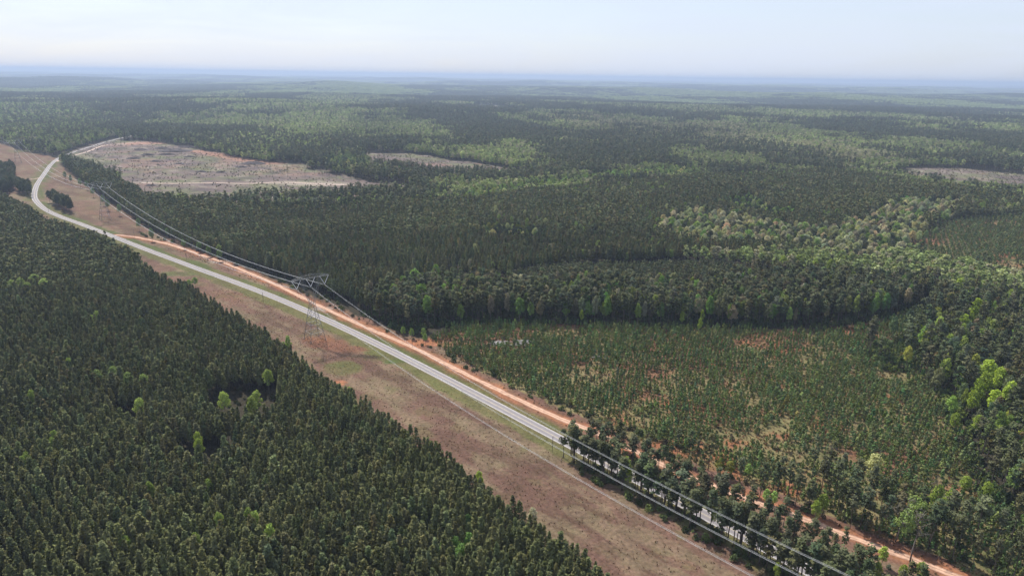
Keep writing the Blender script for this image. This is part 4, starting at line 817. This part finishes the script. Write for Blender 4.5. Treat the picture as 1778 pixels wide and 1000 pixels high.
# scattered standing trees on the clearcuts
r_c = np.random.RandomState(31); lst = [(200, 268), (212, 262), (358, 303), (470, 300), (520, 298), (546, 305), (500, 306), (585, 312), (440, 312), (408, 310), (395, 312), (530, 310), (560, 312), (482, 304), (300, 316), (250, 312), (610, 318), (700, 300), (760, 296), (850, 300), (735, 310)]
px_ = [at(*p) for p in lst]; k = len(px_); xs, ys = np.array([p[0] for p in px_]), np.array([p[1] for p in px_])
T_SN = table(xs, ys, r_c.uniform(.7, 1.25, k), r_c.normal(1, .15, k), np.array([(.10, .105, .06)] * k)); individuals('snag', 'thin_tree', T_SN, 'thin sparse tree left standing on the clearcut', 'tree', 'thin trees left standing on the clearcuts', 60)
for (px, py, h, lb) in [(1440, 800, 19, 'grey leafless tree beside the pale flowering tree'), (1625, 850, 14, 'grey dead tree in the lower right clearing'), (1563, 900, 22, 'bare branched dead tree beside the near end of the clay track'), (1590, 930, 24, 'leaning bare trunk right of the clay track near the bottom edge')]:
    p = at(px, py, h * .5); T = table(np.array([p[0]]), np.array([p[1]]), np.array([h / 17]), np.array([1.2]), np.array([(.13, .12, .09)])); place_tree('snag', 'dead_tree', T, 0, lb, 'tree', None, 1.0 + px, int(px) % 4)

# ------------------------------------------------------------------ brush piles and the bleached log heap
def brush_pile(c, L, W_, Hh, label, mat, seed, ang, group=None):
    r_ = random.Random(seed); e = bpy.data.objects.new('brush_pile', None); COL.objects.link(e); e.location = (c[0], c[1], float(height(np.array(c[0]), np.array(c[1])))); e.rotation_euler = (0, 0, ang); tag(e, label, 'brush pile', group)
    mb = MB(); n = 14; rings = 5
    V = [(0, 0, Hh * .8)]; 
    for q in range(1, rings + 1):
        for k in range(n):
            a = 2 * math.pi * k / n; f = q / rings * r_.uniform(.85, 1.1); V.append((L / 2 * f * math.cos(a), W_ / 2 * f * math.sin(a), Hh * max(0, (1 - f * f)) * r_.uniform(.6, 1.0) - (.1 if q == rings else 0)))
    Fc = [(0, 1 + k, 1 + (k + 1) % n) for k in range(n)] + [(1 + (q - 1) * n + k, 1 + q * n + k, 1 + q * n + (k + 1) % n, 1 + (q - 1) * n + (k + 1) % n) for q in range(1, rings) for k in range(n)]
    mb.add(V, Fc); obj('heap', mb.mesh('brush_heap', mat), e)
    for k in range(12):
        a = r_.uniform(0, 6.28); f = r_.uniform(.1, .85); x, y = L / 2 * f * math.cos(a), W_ / 2 * f * math.sin(a); z = Hh * (1 - f * f) * .85; b = r_.gauss(0, .6); l = r_.uniform(2, 5)
        m2 = MB(); m2.bar((x - l / 2 * math.cos(b), y - l / 2 * math.sin(b), z + r_.uniform(-.3, .3)), (x + l / 2 * math.cos(b), y + l / 2 * math.sin(b), z + r_.uniform(0, .7)), r_.uniform(.1, .22), .08, 6); obj('branch', m2.mesh('branch', M_LOG if r_.random() < .3 else mat), e)
for k, (px, py, L, W_, Hh, lb) in enumerate([(305, 263, 85, 34, 6, 'largest dark brush pile at the top of the clearcut'), (282, 258, 40, 16, 4, 'dark brush pile left of the largest pile'), (245, 261, 38, 16, 4, 'dark brush pile near the red earth corner of the clearcut'), (256, 270, 34, 14, 4, 'dark brush pile in the second row at upper left of the clearcut'),
                                             (290, 269, 44, 9, 3, 'long low brush windrow below the largest pile'), (323, 256, 46, 15, 4, 'brush pile against the forest edge above the largest pile'), (440, 285, 55, 24, 5, 'dark brush pile at the right end of the red strip'), (232, 276, 30, 12, 3, 'small brush pile at the left side of the clearcut'),
                                             (270, 281, 22, 8, 2.5, 'small brush pile in the middle left of the clearcut'), (350, 299, 22, 9, 2.5, 'small brush pile beside the thin tree in the clearcut'), (384, 300, 20, 9, 2.5, 'small brush pile in the lower middle of the clearcut'), (420, 291, 26, 9, 2.5, 'brush pile below the red strip'),
                                             (330, 273, 30, 9, 2.5, 'low brush windrow right of the long windrow'), (262, 323, 22, 8, 2, 'small brush pile at the lower left corner of the clearcut'), (312, 285, 24, 9, 2, 'faint brush pile in the green middle of the clearcut')]):
    brush_pile(at(px, py), L, W_ * 1.25, Hh * 1.35, lb, M_SLASH, 900 + k, .2)
def log_heap(c, n, rx, ry, label, seed):
    r_ = random.Random(seed); e = bpy.data.objects.new('log_heap', None); COL.objects.link(e); e.location = (c[0], c[1], 0); tag(e, label, 'log heap')
    for k in range(n):
        x, y = r_.gauss(0, rx / 2), r_.gauss(0, ry / 2); l = r_.uniform(3, 8); a = r_.gauss(0.1, .5); z = r_.uniform(.2, 1.6) * math.exp(-(x / rx) ** 2 - (y / ry) ** 2) + .2
        m2 = MB(); m2.bar((x - l / 2 * math.cos(a), y - l / 2 * math.sin(a), z), (x + l / 2 * math.cos(a), y + l / 2 * math.sin(a), z + r_.uniform(-.1, .5)), r_.uniform(.14, .3), .12, 7); obj('log', m2.mesh('log', M_LOG), e)
log_heap(at(868, 598), 42, 7, 4, 'heap of bleached grey logs in the young plantation', 5)
log_heap(at(906, 596), 38, 6, 4, 'scattered bleached logs right of the grey log heap', 6)
log_heap(at(1042, 622), 12, 6, 4, 'few bleached logs in the bare patch of the young plantation', 7)

# ------------------------------------------------------------------ lattice towers and conductors
ATT = 39.0; PH = 10.2
def tower(loc, bearing, label):
    e = bpy.data.objects.new('lattice_tower', None); COL.objects.link(e); e.location = (loc[0], loc[1], loc[2]); e.rotation_euler = (0, 0, bearing); tag(e, label, 'power pylon', 'lattice power pylons of the line')
    # local x: across the line, local y: along the line
    B, WZ, WW = 5.6, 27.0, 1.5                       # half base, waist height, half waist
    lv = [0, 6.5, 12.5, 18, 22.8, WZ]; hw = lambda z: B + (WW - B) * z / WZ
    cor = [(-1, -1), (1, -1), (1, 1), (-1, 1)]
    for (sx, sy) in cor:
        m = MB(); m.bar((sx * B, sy * B, -0.3), (sx * WW, sy * WW, WZ), .17, .13, 4); m.bar((sx * B, sy * B, -.4), (sx * B, sy * B, .35), .45, .4, 8); obj('leg', m.mesh('leg', M_STEEL), e)
    for k in range(len(lv) - 1):
        z0, z1 = lv[k], lv[k + 1]; m = MB(); a, b = hw(z0), hw(z1)
        for q in range(4):
            p, r_ = cor[q], cor[(q + 1) % 4]
            m.bar((p[0] * a, p[1] * a, z0), (r_[0] * b, r_[1] * b, z1), .06); m.bar((r_[0] * a, r_[1] * a, z0), (p[0] * b, p[1] * b, z1), .06)
        obj('bracing', m.mesh('bracing', M_STEEL), e)
        m = MB()
        for q in range(4): p, r_ = cor[q], cor[(q + 1) % 4]; m.bar((p[0] * b, p[1] * b, z1), (r_[0] * b, r_[1] * b, z1), .09)
        obj('horizontal_frame', m.mesh('horizontal_frame', M_PALE if k < 3 else M_STEEL), e)
    # cat-head: two arms from the waist up to the bridge
    BZ, HB = 45.5, 6.6
    for s in (-1, 1):
        m = MB(); zz = np.linspace(WZ, BZ, 6)
        xa = [WW + (HB + .9 - WW) * ((z - WZ) / (BZ - WZ)) for z in zz]; xi = [max(0.15, -.6 + (HB - 1.0 + .6) * ((z - WZ) / (BZ - WZ)) ** .85) for z in zz]
        for sy in (-1, 1):
            for k in range(5):
                m.bar((s * xa[k], sy * WW, zz[k]), (s * xa[k + 1], sy * WW, zz[k + 1]), .095); m.bar((s * xi[k], sy * WW, zz[k]), (s * xi[k + 1], sy * WW, zz[k + 1]), .085)
                m.bar((s * xa[k], sy * WW, zz[k]), (s * xi[k + 1], sy * WW, zz[k + 1]), .07); m.bar((s * xi[k], sy * WW, zz[k]), (s * xa[k + 1], sy * WW, zz[k + 1]), .07)
        for k in range(1, 6): m.bar((s * xa[k], -WW, zz[k]), (s * xa[k], WW, zz[k]), .07); m.bar((s * xa[k - 1], -WW, zz[k - 1]), (s * xa[k], WW, zz[k]), .06); m.bar((s * xa[k - 1], WW, zz[k - 1]), (s * xa[k], -WW, zz[k]), .06)
        obj('head_arm', m.mesh('head_arm', M_STEEL), e)
    m = MB(); xs = np.linspace(-PH - 3.6, PH + 3.6, 15); tz = [BZ + 2.4 * max(0.05, 1 - (abs(x) / (PH + 4.0)) ** 1.6) for x in xs]
    for k in range(14):
        for sy in (-1, 1):
            y = sy * WW * .85; m.bar((xs[k], y, BZ), (xs[k + 1], y, BZ), .085); m.bar((xs[k], y, tz[k]), (xs[k + 1], y, tz[k + 1]), .075); m.bar((xs[k], y, BZ if k % 2 else tz[k]), (xs[k + 1], y, tz[k + 1] if k % 2 else BZ), .07)
        m.bar((xs[k], -WW * .85, BZ), (xs[k + 1], WW * .85, BZ), .06); m.bar((xs[k], WW * .85, BZ), (xs[k + 1], -WW * .85, BZ), .06); m.bar((xs[k], -WW * .85, tz[k]), (xs[k + 1], WW * .85, tz[k + 1]), .05); m.bar((xs[k], -WW * .85, BZ), (xs[k], WW * .85, BZ), .07)
    obj('crossarm', m.mesh('crossarm', M_STEEL), e)
    for s in (-1, 1):
        m = MB(); 
        for dx in (-1.2, 1.2):
            for sy in (-1, 1): m.bar((s * HB + dx, sy * 1.0, BZ + 1.6), (s * HB, 0, BZ + 5.2), .07)
        obj('earth_wire_peak', m.mesh('earth_wire_peak', M_STEEL), e)
    for c in (-PH, 0, PH):
        for s in (-1, 1):
            m = MB(); n = 26; P = [(c + s * 3.3 * (1 - t), 0, BZ - .2 + (ATT - BZ + .5) * t) for t in np.linspace(0, 1, n * 2 + 1)]
            m.path(P, [.17 if i % 2 else .09 for i in range(n * 2 + 1)], 8); obj('insulator_string', m.mesh('insulator_string', M_INS), e)
        m = MB(); m.bar((c - .35, 0, ATT + .1), (c + .35, 0, ATT + .1), .10); m.bar((c, -.4, ATT), (c, .4, ATT), .08); obj('clamp', m.mesh('clamp', M_STEEL), e)
    return e
T1 = (-138.8, 449.5, 0); T2 = (-512, 842, 0); T3 = (-985, 1365, 0); T0 = (106, 139, 0); T4 = (-1330, 1745, 0)
TW = [T0, T1, T2, T3]
def brg(a, b): return math.atan2(b[1] - a[1], b[0] - a[0]) - math.pi / 2
BR = []
for i, t in enumerate(TW):
    a = TW[max(0, i - 1)]; b = TW[min(len(TW) - 1, i + 1)] if i < 3 else T4; BR.append(brg(a, b))
for t, b, lb in zip(TW, BR, ('grey lattice pylon below the near end of the power line', 'grey lattice power pylon standing in the brown field beside the road', 'lattice power pylon half hidden by the plantation inside the road bend', 'farthest lattice power pylon at the forest edge beyond the road bend')):
    tw_ = tower(t, b, lb)
    if t is T0: tw_.scale = (1, 1, 1.18)
def wire_pts(A, B, sag, n=48):
    return [tuple(A[k] * (1 - t) + B[k] * t - (sag * 4 * t * (1 - t) if k == 2 else 0) for k in range(3)) for t in np.linspace(0, 1, n + 1)]
SAG = [9.8, 14.0, 17.0, 12.0]; sp_name = ['near power line span over the roadside pines', 'span from the field pylon to the bend pylon', 'third span crossing the road bend', 'farthest span beyond the last pylon']
ph_name = ['field side', 'middle', 'track side']
ALL = TW + [T4]; BRA = BR + [BR[-1]]
for i in range(4):
    for c, pn in zip((-1, 0, 1), ph_name):
        e = bpy.data.objects.new('conductor_bundle', None); COL.objects.link(e); tag(e, '%s conductor of the %s' % (pn, sp_name[i]), 'power line', 'conductors of the power line')
        ends = []
        for t, b in ((ALL[i], BRA[i]), (ALL[i + 1], BRA[i + 1])):
            ux = (math.cos(b), math.sin(b)); ends.append(np.array((t[0] + ux[0] * PH * c, t[1] + ux[1] * PH * c, t[2] + ATT * (1.18 if t is T0 else 1.0))))
        e.location = tuple(ends[0])
        d = ends[1] - ends[0]; nx = np.array((-d[1], d[0], 0)); nx /= np.linalg.norm(nx)
        for (ox, oz) in ((-.23, 0), (.23, 0), (0, -.4)):
            m = MB(); o_ = nx * ox + np.array((0, 0, oz)); m.path(wire_pts(o_, o_ + d, SAG[i]), (.028 if i == 0 else .046), 5); obj('wire', m.mesh('wire', M_WIRE, True), e)

# ------------------------------------------------------------------ wooden poles beside road and track
def pole(px, py, h, label, ang):
    p = at(px, py); e = bpy.data.objects.new('utility_pole', None); COL.objects.link(e); e.location = (p[0], p[1], 0); e.rotation_euler = (0, 0, ang); tag(e, label, 'utility pole', 'wooden utility poles')
    m = MB(); m.path([(0, 0, -.3), (0, 0, h * .5), (0.03, 0, h)], [.17, .15, .12], 9); obj('post', m.mesh('post', M_WOOD, True), e)
    m = MB(); m.bar((-.55, 0, h - .35), (.55, 0, h - .35), .07); obj('crossarm', m.mesh('crossarm', M_WOOD), e)
    for s in (-.5, 0, .5):
        m = MB(); m.path([(s, 0, h - (.28 if s else .02)), (s, 0, h - (.18 if s else -.08)), (s, 0, h - (.05 if s else -.2))], [.035, .07, .04], 8); obj('insulator', m.mesh('insulator', M_INS), e)
for (px, py, h, lb) in [(959, 788.5, 10, 'utility pole beside the road left of the roadside pine strip'), (1027.5, 755, 9.5, 'utility pole at the clay track behind the roadside pine strip'), (716, 606, 10, 'utility pole on the clay track at the corner of the young plantation'), (457.5, 527, 9.5, 'utility pole on the field side of the road beyond the pylon'),
                        (518, 517, 9.5, 'utility pole beside the clay track behind the pylon head'), (392, 461, 9, 'utility pole where the clay track widens below the plantation'), (324, 453, 9, 'utility pole in the verge between road and clay track'), (234, 414, 10.5, 'utility pole at the start of the clay track near the bend'),
                        (256, 417, 10, 'thin utility pole in the brown field near the track fork'), (189, 371, 10, 'utility pole in the brown field under the power line'), (85, 371, 9, 'utility pole beside the road in front of the isolated clump'), (752, 610, 11, 'dark utility pole at the young plantation corner')]:
    pole(px, py, h, lb, RB + math.pi / 2)

# two white roofs glimpsed through the far trees
for (px, py, L, W_, lb) in [(226, 228, 26, 12, 'white roofed shed glimpsed through trees beyond the clearcut'), (516, 139, 110, 40, 'white roofed building far off near the horizon')]:
    p = at(px, py, 6); e = bpy.data.objects.new('shed', None); COL.objects.link(e); e.location = (p[0], p[1], float(height(np.array(p[0]), np.array(p[1])))); e.rotation_euler = (0, 0, .4); tag(e, lb, 'building')
    m = MB(); m.add([(-L / 2, -W_ / 2, -1), (L / 2, -W_ / 2, -1), (L / 2, W_ / 2, -1), (-L / 2, W_ / 2, -1), (-L / 2, -W_ / 2, 5), (L / 2, -W_ / 2, 5), (L / 2, W_ / 2, 5), (-L / 2, W_ / 2, 5), (-L / 2, 0, 8.3), (L / 2, 0, 8.3)], [(0, 1, 5, 4), (1, 2, 6, 9, 5), (2, 3, 7, 6), (3, 0, 4, 8, 7)]); obj('wall', m.mesh('wall', M_LOG), e)
    for s in (-1, 1):
        m = MB(); m.add([(-L / 2 - .5, s * (W_ / 2 + .6), 4.75), (L / 2 + .5, s * (W_ / 2 + .6), 4.75), (L / 2 + .5, 0, 8.55), (-L / 2 - .5, 0, 8.55), (-L / 2 - .5, s * (W_ / 2 + .6), 4.95), (L / 2 + .5, s * (W_ / 2 + .6), 4.95), (L / 2 + .5, 0, 8.8), (-L / 2 - .5, 0, 8.8)], [(0, 1, 2, 3), (4, 5, 6, 7), (0, 1, 5, 4), (1, 2, 6, 5), (2, 3, 7, 6), (3, 0, 4, 7)]); obj('roof', m.mesh('roof', M_ROOF), e)

# ------------------------------------------------------------------ haze in the air
HX = 62000.0
hm, hnt, hout = nmat('haze'); pv = hnt.nodes.new('ShaderNodeVolumePrincipled'); pv.inputs['Color'].default_value = (0.46, 0.57, 0.76, 1); pv.inputs['Density'].default_value = 8.5e-5; pv.inputs['Anisotropy'].default_value = 0.15
hnt.links.new(pv.outputs[0], hout.inputs['Volume'])
mb = MB(); zb, zt = -140.0, 235.0
mb.add([(-HX, -HX, zb), (HX, -HX, zb), (HX, HX, zb), (-HX, HX, zb), (-HX, -HX, zt), (HX, -HX, zt), (HX, HX, zt), (-HX, HX, zt)], [(3, 2, 1, 0), (4, 5, 6, 7), (0, 1, 5, 4), (1, 2, 6, 5), (2, 3, 7, 6), (3, 0, 4, 7)])
tag(obj('haze', mb.mesh('haze', hm)), 'thin blue haze filling the air over the forest', None, None, 'stuff')
print('COUNTS', COUNTS, sum(COUNTS.values()))
